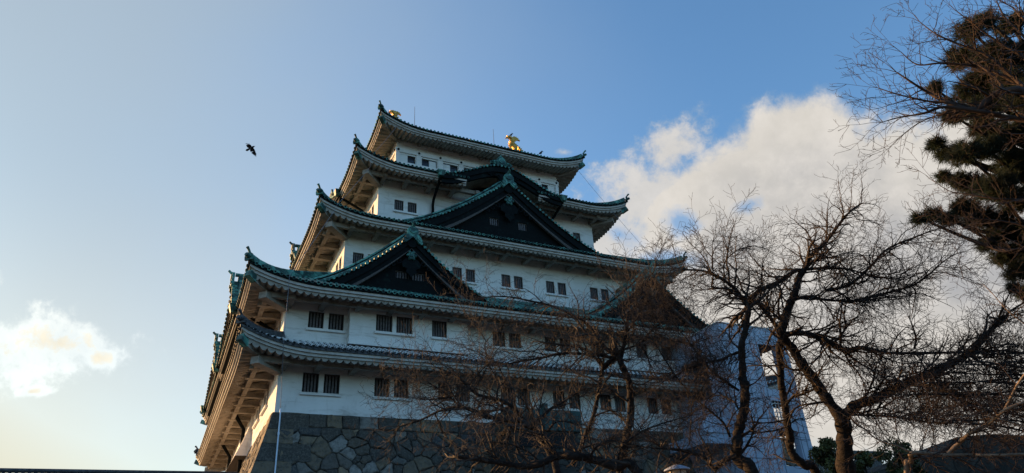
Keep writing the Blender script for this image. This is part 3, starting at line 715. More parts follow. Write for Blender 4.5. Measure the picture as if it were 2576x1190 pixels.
# ---- undulating (bell curved) gable on the fourth roof
def karahafu(i, s, hw, A_, orn=True):
    P, ln = frame(i, s); uc = ln/2; o = OV[i]; wf_ = o+.06; z0 = ZE[i]+.06
    zc = lambda t: z0+A_*.5*(1+math.cos(pi*min(1, abs(t)/hw)))
    mb = MB(); N = 40; ts = [hw*k/N for k in range(-N, N+1)]
    back = -depth_in(i)-.0
    mb.grid([[P(uc+t, wf_+(back-wf_)*q/3, zc(t)+.10*q) for t in ts] for q in range(4)], 1, True)
    x = -hw+.1
    while x < hw:
        dz = (zc(x+.01)-zc(x))/.01; nl = math.sqrt(1+dz*dz); tx, tz = 1/nl, dz/nl; nx, nz_ = -dz/nl, 1/nl; z = zc(x)
        def arc(w, e, R=.10): return [P(uc+x+tx*R*math.cos(a)+nx*R*math.sin(a), w, z+e+tz*R*math.cos(a)+nz_*R*math.sin(a)) for a in [pi*q/5 for q in range(6)]]
        mb.grid([arc(wf_+.05, 0), arc(wf_-.9, .06), arc(back, .3)], 0, True)
        ring = [P(uc+x+.11*math.cos(2*pi*j/8), wf_+.06, z+.11*math.sin(2*pi*j/8)) for j in range(8)]; ring2 = [P(uc+x+.11*math.cos(2*pi*j/8), wf_-.05, z+.11*math.sin(2*pi*j/8)) for j in range(8)]
        mb.add(ring+ring2, [tuple(range(8))]+[(j, (j+1) % 8, 8+(j+1) % 8, 8+j) for j in range(8)], 0)
        x += .37/nl
    kid(mb, 'curved_gable_roof', ['copper', 'dark'])
    bb = MB()
    for (a0, a1, w0, w1) in ((.10, .62, wf_-.35, wf_-.08), (.58, 1.05, wf_-.45, wf_-.22)):
        rows = []
        for t in ts:
            k = .55+.45*(math.cos(pi*t/hw/2)) if abs(t) < hw else .55
            low = zc(t*.96)
            rows.append([P(uc+t, w1, zc(t)-a0*.9), P(uc+t, w0, zc(t)-a0*.9), P(uc+t, w0, zc(t)-a1*(.75+.25*k)), P(uc+t, w1, zc(t)-a1*(.75+.25*k))])
        bb.grid(rows, 0, False, True)
    kid(bb, 'barge_board', ['dark'])
    sf = MB(); ins_t = [t for t in ts if abs(t) < hw*.72]
    sf.grid([[P(uc+t, wf_-.3, zc(t)-.95) for t in ins_t], [P(uc+t, -.02, zc(t)-.75) for t in ins_t]], 0, True)
    kid(sf, 'curved_soffit', ['trim'])
    pm = MB(); fw = Vector(P(0, 1, 0))-Vector(P(0, 0, 0))
    zt_ = zc(0)
    pm.prism([Vector(P(uc+x, wf_-.32, zt_-.85+z)) for x, z in ((-1.6,.0),(-1.2,-.35),(-.6,-.28),(-.35,-.6),(0,-.75),(.35,-.6),(.6,-.28),(1.2,-.35),(1.6,.0))], fw*.16, 0)
    for q in (-1, 1):
        for (x, z, r) in ((1.4, -.1, .22), (.9, -.15, .2), (.45, -.3, .2)):
            pm.tube([P(uc+q*(x+r*math.cos(a_)*(1-a_/11)), wf_-.12, zt_-.85+z+r*math.sin(a_)*(1-a_/11)) for a_ in [j*.7 for j in range(11)]], .045, 5, 0)
    kid(pm, 'gable_pendant', ['dark'])
    # crest ornament standing on the crown
    cm = MB(); zo = zt_+.1; wo_ = wf_-.55
    for (a, h0, h1) in ((1.15, 0, .16), (.95, .16, .28)):
        cm.hexa([P(uc-a,wo_+.15,zo+h0),P(uc+a,wo_+.15,zo+h0),P(uc+a,back,zo+h0),P(uc-a,back,zo+h0),P(uc-a,wo_+.15,zo+h1),P(uc+a,wo_+.15,zo+h1),P(uc+a,back,zo+h1),P(uc-a,back,zo+h1)], 1)
    sh = [(-1.05,.28),(-1.1,.5),(-.85,.52),(-.7,.68),(-.5,.66),(-.36,.98),(-.2,1.12),(-.09,1.2),(0,1.5),(.09,1.2),(.2,1.12),(.36,.98),(.5,.66),(.7,.68),(.85,.52),(1.1,.5),(1.05,.28)]
    cm.prism([Vector(P(uc+x, wo_, zo+z)) for x, z in sh], fw*.18, 0)
    cm.tube([P(uc, wo_+.18, zo+.72), P(uc, wo_+.26, zo+.72)], .26, 12, 0)
    for q in (-1, 1):
        for (x, z, r) in ((.8, .42, .16), (.45, .45, .14)):
            cm.tube([P(uc+q*(x+r*math.cos(a_)*(1-a_/11)), wo_+.22, zo+z+r*math.sin(a_)*(1-a_/11)) for a_ in [j*.7 for j in range(11)]], .04, 5, 0)
    kid(cm, 'crest_ornament', ['copper', 'dark'])
    # rain boxes and down pipes at both ends
    for sg in (-1, 1):
        gb = MB(); e = uc+sg*(hw+.12)
        gb.hexa([P(e-.2,o+.22,z0-.5),P(e+.2,o+.22,z0-.5),P(e+.15,o-.5,z0-.55),P(e-.15,o-.5,z0-.55),P(e-.36,o+.32,z0+.0),P(e+.36,o+.32,z0+.0),P(e+.36,o-.5,z0+.05),P(e-.36,o-.5,z0+.05)], 0)
        gb.tube([P(e, o-.1, z0-.45), P(e-sg*.05, o-.55, z0-.75), P(e-sg*.15, .45, z0-1.5), P(e-sg*.15, .25, z0-1.9), P(e-sg*.15, .22, z0-3.8)], .12, 8, 1)
        kid(gb, 'down_pipe', ['copper', 'dark'])
karahafu(3, 'E', 5.85, 1.9); karahafu(3, 'W', 5.85, 1.9); karahafu(3, 'S', 5.0, 1.7)
# rain pipes on the sunlit south side
for (y, zt_, xw) in ((12.6, 2.6, .0), (22.0, 2.4, 0)):
    pb = MB(); pb.tube([(-2.3, y-.6, zt_+.7), (-1.2, y-.3, zt_+.2), (-.45, y, zt_-.8), (-.4, y, -3.2)], .14, 8, 0)
    kid(pb, 'down_pipe', ['dark'])
for (y, z) in ((15.8, 7.4), (28.9, 7.4), (3.0, 7.4)):
    pb = MB(); pb.hexa([(-2.95,y-.2,z-.5),(-2.95,y+.2,z-.5),(-2.3,y+.15,z-.5),(-2.3,y-.15,z-.5),(-3.1,y-.35,z+.05),(-3.1,y+.35,z+.05),(-2.3,y+.35,z+.05),(-2.3,y-.35,z+.05)], 0)
    pb.tube([(-2.6, y, z-.3), (-1.4, y, z-.8), (-.3, y, z-1.4), (-.3, y, z-3.0)], .13, 8, 1)
    kid(pb, 'down_pipe', ['copper', 'dark'])
# flared stone-drop bay on the south side of the ground storey
mb = MB(); y0, y1 = 11.0, 18.5
prof = [(0, 3.0), (-.12, 2.2), (-.32, 1.3), (-.6, .5), (-.95, -.35)]
rows = [[(x, y0, z) for x, z in prof], [(x, y1, z) for x, z in prof]]
mb.grid(rows, 0, True); mb.add([(x, y0, z) for x, z in prof]+[(0, y0, -.35)], [tuple(range(6))], 0); mb.add([(x, y1, z) for x, z in prof]+[(0, y1, -.35)], [tuple(range(6))], 0)
mb.add([(-.95, y0, -.35), (0, y0, -.35), (0, y1, -.35), (-.95, y1, -.35)], [(0, 1, 2, 3)], 1)
kid(mb, 'bay', ['plaster', 'frame'])
# golden dolphins
def shachi(x, face, z, fk=1.0):
    b = MB(); y = LY/2
    fx = face          # +1: head looks to +x
    pts = [(-.1, 0), (.35, .18), (.42, .62), (.15, 1.1), (-.12, 1.55), (-.25, 2.0), (-.1, 2.35)]
    rad = [.42, .5, .45, .36, .27, .19, .12]
    b.tube([(x-fx*(-p), y, z+q+.3) for p, q in pts], rad, 12, 0)
    b.ball((x+fx*.35, y, z+.35), .62, .42, .42, 0)                       # head
    b.tube([(x+fx*.75, y, z+.45), (x+fx*1.15, y, z+.6)], [.32, .08], 8, 0) # snout
    # tail fan
    def fin(cx_, cz, pts2, th, k=1.0):
        b.prism([(cx_+fx*px_*k, y-th/2, cz+pz*k) for px_, pz in pts2], (0, th, 0), 0)
    fin(x-fx*.1, z+2.05, [(-.15,0),(-.3,.35),(-.75,.55),(-1.15,.35),(-1.05,.62),(-.85,.72),(-.9,.92),(-.6,.88),(-.5,1.08),(-.3,.9),(-.05,.7),(.1,.95),(.3,1.1),(.38,.95),(.62,1.08),(.66,.9),(.95,.9),(.9,.72),(1.2,.5),(.8,.55),(.5,.3),(.3,0)], .2, .8*fk)
    fin(x-fx*.1, z+2.2, [(-.15,0),(-.25,.3),(-.6,.5),(-.3,.62),(0,.5),(.3,.7),(.6,.55),(.35,.3),(.2,0)], .42, .8*fk)
    fin(x, z+.55, [(.3,1.1),(.55,1.25),(.6,1.0),(.85,1.1),(.85,.82),(1.1,.9),(1.0,.62),(1.3,.65),(1.15,.4),(1.4,.35),(1.1,.1),(.6,-.1)], .34, .9)
    fin(x, z+.9, [(-.3,0),(-.62,.2),(-.45,.3),(-.72,.55),(-.5,.6),(-.7,.85),(-.45,.85),(-.6,1.15),(-.3,1.0)], .12)
    for q in (-1, 1):
        b.prism([(x+fx*.2, y+q*.4, z+.5), (x+fx*.0, y+q*1.0, z+.85), (x+fx*.1, y+q*.9, z+.6), (x+fx*.25, y+q*1.05, z+.45), (x+fx*.4, y+q*.4, z+.2)], (fx*.1, 0, 0), 0)
    for j in range(26):                                                  # scales
        k = j/26*5; i0 = int(k); f = k-i0
        p = [pts[i0][m_]*(1-f)+pts[i0+1][m_]*f for m_ in (0, 1)]; r = rad[i0]*(1-f)+rad[i0+1]*f; a = j*2.4
        b.ball((x+fx*p[0]+r*.75*math.cos(a), y+r*.8*math.sin(a), z+p[1]+.3), .14, .14, .17, 0, 6, 4)
    o = kid(b, 'golden_dolphin', ['gold']); return o
o = shachi(10.95, -1, ztop-.35, .75); o['label'] = 'golden dolphin ornament on left ridge end'
o = shachi(25.2, 1, ztop-.15); o['label'] = 'golden dolphin ornament on right ridge end'
for x, h in ((13.28, 3.6), (22.7, 3.1)):
    b = MB(); b.tube([(x, LY/2, ztop-.3), (x, LY/2, ztop+.2)], .09, 8); b.tube([(x, LY/2, ztop+.1), (x, LY/2, ztop+h)], [.035, .02], 6); kid(b, 'lightning_rod', ['metal'])
# thin conductor cables
def cable(pts, r=.022, sag=.0, par=keep):
    b = MB(); P_ = []
    for (p, q) in zip(pts, pts[1:]):
        p = Vector(p); q = Vector(q)
        for k in range(9): t = k/8; P_.append(p.lerp(q, t)-Vector((0, 0, sag*4*t*(1-t))))
    b.tube(P_, r, 5, 0); kid(b, 'cable', ['metal'], par)
cable([(27.4, 7.2, 28.0), (34.3, -1.2, 7.9)], .013, .5)
cable([(8.9, 7.2, 28.1), (6.0, 4.6, 22.3), (5.95, 4.55, 21.2), (2.9, 1.5, 15.2)], .013, .1)
cable([(2.9, 1.5, 15.0), (-.3, -2.75, 7.4), (-.25, -2.75, 3.4), (.28, -.25, .1)], .015, .05)
cable([(.28, -.25, .1), (.28, -.25, -.2)], .02)
# ------------------------------------------------------------------ stone base of the keep: polygonal masonry
def batter(z): h = -z; return .24*h+.006*h*h
def clip(poly, a, b, c):     # keep a*x+b*y<=c
    out = []
    for i in range(len(poly)):
        p, q = poly[i], poly[(i+1) % len(poly)]
        dp, dq = a*p[0]+b*p[1]-c, a*q[0]+b*q[1]-c
        if dp <= 0: out.append(p)
        if dp*dq < 0: t = dp/(dp-dq); out.append((p[0]+(q[0]-p[0])*t, p[1]+(q[1]-p[1])*t))
    return out
def masonry(mb, tints, L, map_, zbot, corner=True, seed=1, sx=.82, sz=.56, zmax=0.0):
    R = random.Random(seed); cells = []
    z = zmax-.42
    u = 0.0
    while u < L:                      # squared top course
        w = R.uniform(.85, 1.5) if u > 0 else 1.9
        cells.append([(u, zmax-.78-R.uniform(0, .08)), (min(L, u+w), zmax-.78-R.uniform(0, .08)), (min(L, u+w), zmax), (u, zmax)]); u += w
    pts = []
    nz = int((zmax-.8-zbot)/sz)+1
    for j in range(nz):
        uu = -1.0+R.uniform(0, 1.2)
        while uu < L+8:
            pts.append((uu+R.uniform(-.25, .25), zmax-.8-sz*(j+.5)+R.uniform(-.36, .36)*sz)); uu += sx*R.choice([.4, .55, .8, 1.1, 1.5, 1.9])
    pw = np.array(pts)
    for k, (x, y) in enumerate(pts):
        poly = [(x-1.6, y-1.2), (x+1.6, y-1.2), (x+1.6, y+1.2), (x-1.6, y+1.2)]
        poly = clip(poly, 0, 1, zmax-.82)
        d = (pw[:, 0]-x)**2+(pw[:, 1]-y)**2
        for j in np.argsort(d)[1:26]:
            a, b = pw[j]-np.array((x, y)); b *= 1.1; c = a*(x+pw[j][0])/2+b*(y+pw[j][1])/2
            poly = clip(poly, a, b, c)
            if len(poly) < 3: break
        if len(poly) >= 3: cells.append(poly)
    for poly in cells:
        if len(poly) < 3: continue
        lo_ = batter(min(p[1] for p in poly))
        if corner: poly = clip(poly, -1, -.0, batter(zbot)*1.0) 
        if len(poly) < 3: continue
        cx_ = sum(p[0] for p in poly)/len(poly); cy_ = sum(p[1] for p in poly)/len(poly)
        # only keep what is on the face
        left = -batter(cy_)
        if cx_ < left+.2 and corner: continue
        if corner:
            poly = [(max(p[0], -batter(p[1])), p[1]) for p in poly]
        gap = R.uniform(.004, .03)
        n = len(poly); D = R.uniform(.0, .05)
        # irregular outline: subdivide edges
        ol = []
        for i_ in range(n):
            p, q = poly[i_], poly[(i_+1) % n]; ol.append(p)
            if math.hypot(q[0]-p[0], q[1]-p[1]) > .3:
                for f_ in (.33, .67): ol.append((p[0]*(1-f_)+q[0]*f_+R.uniform(-.05, .05), p[1]*(1-f_)+q[1]*f_+R.uniform(-.05, .05)))
        n = len(ol)
        def ring(k, dep):
            out = []
            for p in ol:
                vx, vy = p[0]-cx_, p[1]-cy_; l = math.hypot(vx, vy)+1e-6; s = max(0, 1-(gap+k)/l)
                out.append(map_(cx_+vx*s, cy_+vy*s, dep+(vx*tl1+vy*tl2+R.uniform(-.012, .012) if dep > 0 else 0)))
            return out
        tl1, tl2 = R.uniform(-.05, .05), R.uniform(-.07, .07)
        r0_, r1_, r2_ = ring(0, -.07), ring(.01, .0+D), ring(R.uniform(.05, .12), .06+D)
        r2_ = [(p[0], p[1], p[2]) for p in r2_]
        c = [map_(cx_, cy_, .06+D)]
        fs = [(i_, (i_+1) % n, n+(i_+1) % n, n+i_) for i_ in range(n)]+[(n+i_, n+(i_+1) % n, 2*n+(i_+1) % n, 2*n+i_) for i_ in range(n)]+[(2*n+i_, 2*n+(i_+1) % n, 3*n) for i_ in range(n)]
        mb.add(r0_+r1_+r2_+c, fs, 0, False)
        tints.extend([(R.random(), R.random(), R.random())]*len(fs))
def stone_base():
    mb = MB(); ti = []
    zb = -12.4
    mE = lambda u, z, d: (u, -batter(z)-d, z)
    mS = lambda u, z, d: (-batter(z)-d, u, z)
    masonry(mb, ti, LX+4, mE, zb, True, 3)
    masonry(mb, ti, LY, mS, zb, True, 5, .75, .5)
    # backing faces
    nb = len(mb.f); zs = [0-.03-k*1.0 for k in range(14)]
    rows = []
    for z in zs:
        b = batter(z)-.05; rows.append([(-b, LY+b, z), (-b, -b, z), (LX+b, -b, z), (LX+b, LY+b, z)])
    mb.grid(rows, 1, False, True); mb.add([(0, 0, -.03), (LX, 0, -.03), (LX, LY, -.03), (0, LY, -.03)], [(0, 1, 2, 3)], 1)
    ti.extend([(0, 0, 0)]*(len(mb.f)-nb))
    # cut-stone corner blocks, long and short sides alternating
    nb = len(mb.f); R = random.Random(9); z = -.02; k = 0
    while z > zb:
        h = R.uniform(.85, 1.15); z1 = z-h+.03
        le, ls = (1.75, .75) if k % 2 == 0 else (.95, 1.7)
        le *= R.uniform(.95, 1.35); d0, d1 = batter(z)+.10, batter(z1)+.10; i_ = .25
        v = [(-d1,-d1,z1),(le,-d1,z1),(le,i_,z1),(i_,i_,z1),(i_,ls,z1),(-d1,ls,z1),(-d0,-d0,z),(le,-d0,z),(le,i_,z),(i_,i_,z),(i_,ls,z),(-d0,ls,z)]
        mb.add(v, [(0,1,7,6),(5,0,6,11),(1,2,8,7),(4,5,11,10),(6,7,8,9,10,11),(5,4,3,2,1,0)], 0)
        ti.extend([(R.uniform(.1, .95), R.uniform(.2, .7), 0)]*6)
        z -= h; k += 1
    o = mb.build('stone_wall', ['stone', 'joint'])
    at = o.data.attributes.new('tint', 'FLOAT_COLOR', 'FACE'); a = np.ones((len(ti), 4), np.float32); a[:, :3] = np.array(ti, np.float32); at.data.foreach_set('color', a.ravel())
    return tag(o, 'tall sloping stone wall of fitted grey rocks under the white keep', 'stone wall')
stone_base()
b = MB(); b.tube([(.28, -.28, .15), (.28, -.42, -.3), (.22, -1.15, -3.9), (.1, -3.6, -11.5)], .042, 8); b.tube([(.27, -.6, -1.25), (.265, -.64, -1.4)], .06, 8)
tag(b.build('conduit_pipe', ['pipe'], origin=(.1, -3.6, -11.5)), 'thin pale pipe running down the rocks by the near corner of the stone base', 'pipe')
# ------------------------------------------------------------------ green shed in front of the base
def shed():
    root = tag(empty('entrance_shed', (15.3, -4, -12.1)), 'dark green panelled box against the stone base behind the bare branches', 'shed')
    def pk(mb, n, m):
        o = mb.build(n, m); o.parent = root; o.matrix_parent_inverse = Matrix.Translation(-Vector(root.location)); return o
    b = MB(); b.box((12.9, -4.2, -1.3), (17.9, -2, -.05)); 
    for k in range(5): b.box((13.3+k*.95, -4.26, -1.28), (13.36+k*.95, -4.203, -.07))
    pk(b, 'hood', ['green'])
    b = MB(); b.box((15.2, -4.3, -.046), (15.5, -3.9, .3)); pk(b, 'vent', ['green'])
    b = MB(); b.box((13.2, -4.0, -12.1), (17.6, -1.6, -1.304)); pk(b, 'wall', ['rampart'])
    b = MB(); b.box((13.6, -4.06, -2.3), (17.2, -4.003, -1.45)); pk(b, 'opening', ['black'])
shed()
# ------------------------------------------------------------------ lift tower beside the keep
def lift_tower():
    root = tag(empty('lift_tower', (32.3, -6, -12.1)), 'pale grey panelled lift tower with tall openings at the right corner of the keep', 'tower')
    def pk(mb, n, m, par=root):
        o = mb.build(n, m); o.parent = par; o.matrix_parent_inverse = Matrix.Translation(-Vector(root.location)); return o
    X0, X1, Y0, Y1, Z1, Z0 = 29.1, 35.45, -6.0, -.2, 6.5, -12.1
    P = lambda u, w, z: (X0+u, Y0-w, z)
    ops = [(3.45, 5.25, 1.9, 5.24), (3.45, 5.25, -.5, 1.05), (3.45, 5.25, -3.4, -1.0), (3.45, 5.25, -6.5, -4.1)]
    wl = MB(); th = .5; ub = 3.3
    wall_with_holes(wl, P, 0, X1-X0, Z0, Z1, ops, 0)
    wall_with_holes(wl, P, ub, X1-X0, Z0, Z1, ops, -th, 1)
    for h in ops:
        a, b, c, d = h
        for kk_, (A_, B_) in enumerate((((a, c), (b, c)), ((b, c), (b, d)), ((b, d), (a, d)), ((a, d), (a, c)))):
            wl.add([P(A_[0],0,A_[1]),P(B_[0],0,B_[1]),P(B_[0],-th,B_[1]),P(A_[0],-th,A_[1])], [(0,1,2,3)], 1 if kk_ == 2 else 0)
        wl.hexa([P(a-.1,-th-.01,d-.02),P(b+.4,-th-.01,d-.02),P(b+.4,-th-1.1,d-.02),P(a-.1,-th-1.1,d-.02),P(a-.1,-th-.01,d+.2),P(b+.4,-th-.01,d+.2),P(b+.4,-th-1.1,d+.2),P(a-.1,-th-1.1,d+.2)], 1)
    wl.add([P(0,Y0-Y1,Z0),P(ub,Y0-Y1,Z0),P(ub,Y0-Y1,Z1),P(0,Y0-Y1,Z1)], [(0,1,2,3)], 0)
    wl.add([P(ub,0-.01,Z0),P(ub,Y0-Y1,Z0),P(ub,Y0-Y1,Z1),P(ub,-.01,Z1)], [(0,1,2,3)], 0)
    Ps = lambda u, w, z: (X0-w, Y1-u, z)
    sops = [(1.0, 3.9, 1.6, 4.6)]
    wall_with_holes(wl, Ps, 0, Y1-Y0, Z0, Z1, sops, 0)
    wl.add([Ps(1.0,-1.2,1.6),Ps(3.9,-1.2,1.6),Ps(3.9,-1.2,4.6),Ps(1.0,-1.2,4.6)], [(0,1,2,3)], 1)
    wl.add([Ps(1.0,0,4.6),Ps(3.9,0,4.6),Ps(3.9,-1.2,4.6),Ps(1.0,-1.2,4.6)], [(0,1,2,3)], 1)
    for uu in (1.0, 3.9): wl.add([Ps(uu,0,1.6),Ps(uu,-1.2,1.6),Ps(uu,-1.2,4.6),Ps(uu,0,4.6)], [(0,1,2,3)], 0)
    wl.add([Ps(1.0,0,1.6),Ps(3.9,0,1.6),Ps(3.9,-1.2,1.6),Ps(1.0,-1.2,1.6)], [(0,1,2,3)], 1)
    wl.add([(X1, Y0, Z0), (X1, Y0+th, Z0), (X1, Y0+th, Z1), (X1, Y0, Z1)], [(0,1,2,3)], 0)
    wl.add([(X0, Y0, Z1), (X1, Y0, Z1), (X1, Y0+th, Z1), (X0+ub, Y0+th, Z1), (X0+ub, Y1, Z1), (X0, Y1, Z1)], [(0,1,2,3,4,5)], 0)
    pk(wl, 'wall', ['panel', 'inner'])
    jl = MB()
    for k in range(1, 12):
        z = Z1-1.35*k
        for a, b in ((0, 3.4), (5.3, X1-X0)): 
            jl.box((X0+a, Y0-.012, z), (X0+b, Y0-.002, z+.045))
        jl.box((X0-.012, Y0, z), (X0-.002, Y1, z+.03))
    for u in (.9, 1.8, 2.7, 3.3, 5.36, 5.9): jl.box((X0+u, Y0-.013, Z0), (X0+u+.045, Y0-.003, Z1))
    for u in (1.2, 2.5, 3.8, 4.9): jl.box((X0-.013, Y0+u, Z0), (X0-.003, Y0+u+.03, Z1))
    pk(jl, 'panel_joint', ['panelline'])
    cp = MB()
    for (a, b) in (((X0-.06, Y0-.06), (X1+.06, Y0+.06)), ((X0-.06, Y0+.06), (X0+.06, Y1)), ((X1-.06, Y0+.06), (X1+.06, Y0+.75))): cp.box((*a, Z1+.003), (*b, Z1+.08))
    pk(cp, 'parapet_cap', ['mortar'])
    gr = MB(); a, b, c, d = ops[1]
    for k in range(6): x = X0+a+(b-a)*(k+.5)/6; gr.box((x-.02, Y0+.1, c), (x+.02, Y0+.16, d))
    for k in range(5): z = c+(d-c)*(k+.5)/5; gr.box((X0+a, Y0+.105, z-.02), (X0+b, Y0+.155, z+.02))
    pk(gr, 'window_grid', ['mortar'])
    # bridge to the keep
    br = MB(); br.box((26.6, -5.2, -1.9), (29.09, -1.5, -1.2)); br.box((26.6, -5.3, -1.197), (29.09, -5.2, -.1)); pk(br, 'bridge', ['panel'])
lift_tower()
# ------------------------------------------------------------------ low tiled wall at the left, linking the keeps
def tiled_wall():
    root = tag(empty('tiled_wall', (-14, 5.6, -6)), 'low plastered wall with a dark tiled coping along the lower left edge', 'wall')
    def pk(mb, n, m):
        o = mb.build(n, m); o.parent = root; o.matrix_parent_inverse = Matrix.Translation(-Vector(root.location)); return o
    x0, x1, y, zt = -40, -1.1, 5.6, -2.60
    b = MB(); b.box((x0, y-.2, -12.2), (x1, y+.2, zt-.35)); pk(b, 'wall_panel', ['plaster'])
    b = MB()
    for sg in (-1, 1): b.grid([[(x0, y, zt), (x1, y, zt)], [(x0, y+sg*.75, zt-.42), (x1, y+sg*.75, zt-.42)]], 0, False)
    x = x0
    while x < x1:
        for sg in (-1, 1):
            b.tube([(x, y, zt+.03), (x, y+sg*.78, zt-.40)], .075, 6, 0); b.tube([(x, y+sg*.79, zt-.41), (x, y+sg*.80, zt-.41)], .05, 6, 1)
        x += .3
    b.tube([(x0, y, zt+.14), (x1, y, zt+.14)], .12, 8, 0); pk(b, 'coping', ['tile', 'mortar'])
tiled_wall()
# lower connecting building glimpsed under the south eave
def link_building():
    root = tag(empty('gate_house', (-2.5, 24, -6)), 'sunlit plaster gate building at the foot of the keep beside the drain pipes', 'building')
    def pk(mb, n, m):
        o = mb.build(n, m); o.parent = root; o.matrix_parent_inverse = Matrix.Translation(-Vector(root.location)); return o
    b = MB(); b.box((-1.6, 20, -8), (-.1, 26, -1.6)); b.box((-.9, 13, -8), (-.2, 19, -2.0)); pk(b, 'wall', ['plaster'])
    b = MB(); b.box((-1.9, 19.8, -1.6), (0, 26.2, -1.3)); pk(b, 'eave_board', ['frame'])
link_building()
# ------------------------------------------------------------------ ground and far rampart
b = MB(); n = 24; S = 2000
b.add([(-S, -S, -12.15), (S, -S, -12.15), (S, S, -12.15), (-S, S, -12.15)], [(0, 1, 2, 3)], 0)
tag(b.build('ground', ['ground']), kind='structure')
def at(x, y, d):      # a point seen at (x, y) of a 2576 wide picture, at a true distance d along the view
    return CAM+(cf+cr*(x-1288)/F-cu*(y-595)/F)*d
def rampart():
    mb = MB(); R = random.Random(4)
    top = [(2120, 1215), (2200, 1186), (2300, 1160), (2370, 1135), (2405, 1100), (2490, 1092), (2600, 1096), (2760, 1085)]
    fr = [at(x, y, 34) for x, y in top]
    v = []; 
    for p in fr: v += [(p[0], p[1], -12.2), (p[0]-.0, p[1], p[2]), (p[0]+4, p[1]+10, p[2]-.2), (p[0]+4, p[1]+10, -12.2)]
    f = []
    for k in range(len(fr)-1):
        a = 4*k; f += [(a, a+4, a+5, a+1), (a+1, a+5, a+6, a+2), (a+2, a+6, a+7, a+3)]
    f += [(0, 1, 2, 3)]
    mb.add(v, f, 0)
    tag(mb.build('stone_rampart', ['rampart'], origin=(float(fr[3][0]), float(fr[3][1]), -12.2)), 'dark stone rampart rising towards the lower right corner behind the trees', 'stone wall')
rampart()
def sky_blocking_trees():  # tree belt added out of view; blocks low sky to darken the eaves
    R = random.Random(12); b = MB(); n = 150; rows = []
    for j in range(9):
        row = []
        for k in range(n):
            a = math.radians(-205+212*k/(n-1)); r = 52+j*1.2+R.uniform(-1.5, 1.5); h = (15+4*math.sin(k*.6)+3*math.sin(k*.23+1)+R.uniform(-1.2, 1.2))*math.sin(pi/2*min(1, j/5.0))*(1 if j < 6 else .95)
            row.append((5+r*math.cos(a)*1.0, -42+r*math.sin(a)*.85, -12.2+h))
        rows.append(row)
    b.grid(rows, 0, False)
    lf = MB()
    for k in range(5200):
        p = rows[R.randrange(1, 9)][R.randrange(n)]; q = Vector(p)+Vector((R.uniform(-2, 2), R.uniform(-2, 2), R.uniform(-1.5, 1.8))); e = Vector((R.gauss(0, 1), R.gauss(0, 1), R.gauss(0, 1)))*.5; f_ = e.cross(Vector((R.gauss(0, 1), R.gauss(0, 1), R.gauss(0, 1)))).normalized()*.4
        b.add([q-e, q+f_, q+e, q-f_], [(0, 1, 2, 3)], 0)
    tag(b.build('sky_blocking_trees', ['needle']), 'unseen tree belt added behind the viewer to block low sky light', 'sky_blocking_trees', kind='stuff')
sky_blocking_trees()
#TREES
exec_trees = True
# ------------------------------------------------------------------ vegetation
class Segs:
    """many thin tapered prisms gathered as arrays"""
    def __init__(s): s.a = []; s.b = []; s.ra = []; s.rb = []
    def add(s, p, q, r1, r2): s.a.append(p); s.b.append(q); s.ra.append(r1); s.rb.append(r2)
    def build(s, name, m, parent, origin, n=3):
        A_ = np.array(s.a); B_ = np.array(s.b); ra = np.array(s.ra)[:, None]; rb = np.array(s.rb)[:, None]
        d = B_-A_; d /= np.linalg.norm(d, axis=1)[:, None]+1e-9
        ref = np.tile(np.array([.3, .2, .93]), (len(d), 1)); e = np.cross(d, ref); e /= np.linalg.norm(e, axis=1)[:, None]+1e-9; h = np.cross(d, e)
        V = np.zeros((len(d), 2*n, 3))
        for k in range(n):
            c, s_ = math.cos(2*pi*k/n), math.sin(2*pi*k/n)
            V[:, k] = A_+(e*c+h*s_)*ra; V[:, n+k] = B_+(e*c+h*s_)*rb
        V = V.reshape(-1, 3)-np.array(origin)
        base = (np.arange(len(d))*2*n)[:, None, None]
        quad = np.array([[k, (k+1) % n, n+(k+1) % n, n+k] for k in range(n)])[None]
        Fc = (base+quad).reshape(-1)
        me = bpy.data.meshes.new(name); nf = len(d)*n
        me.vertices.add(len(V)); me.vertices.foreach_set('co', V.ravel().astype(np.float32))
        me.loops.add(nf*4); me.loops.foreach_set('vertex_index', Fc.astype(np.int32))
        me.polygons.add(nf); me.polygons.foreach_set('loop_start', np.arange(0, nf*4, 4, dtype=np.int32)); me.polygons.foreach_set('loop_total', np.full(nf, 4, np.int32))
        me.polygons.foreach_set('use_smooth', np.ones(nf, bool))
        me.materials.append(M[m]); me.update(calc_edges=True); me.validate()
        o = bpy.data.objects.new(name, me); COL.objects.link(o); o.parent = parent
        return o
def unit(v): return v/(np.linalg.norm(v)+1e-9)
def rvec(R): return np.array([R.gauss(0, 1), R.gauss(0, 1), R.gauss(0, 1)])
def smooth_path(pts, n=6):
    out = []; P_ = [pts[0]]+list(pts)+[pts[-1]]
    for i in range(1, len(P_)-2):
        p0, p1, p2, p3 = P_[i-1:i+3]
        for k in range(n):
            t = k/n; out.append(.5*((2*p1)+(-p0+p2)*t+(2*p0-5*p1+4*p2-p3)*t*t+(-p0+3*p1-3*p2+p3)*t**3))
    out.append(pts[-1]); return out
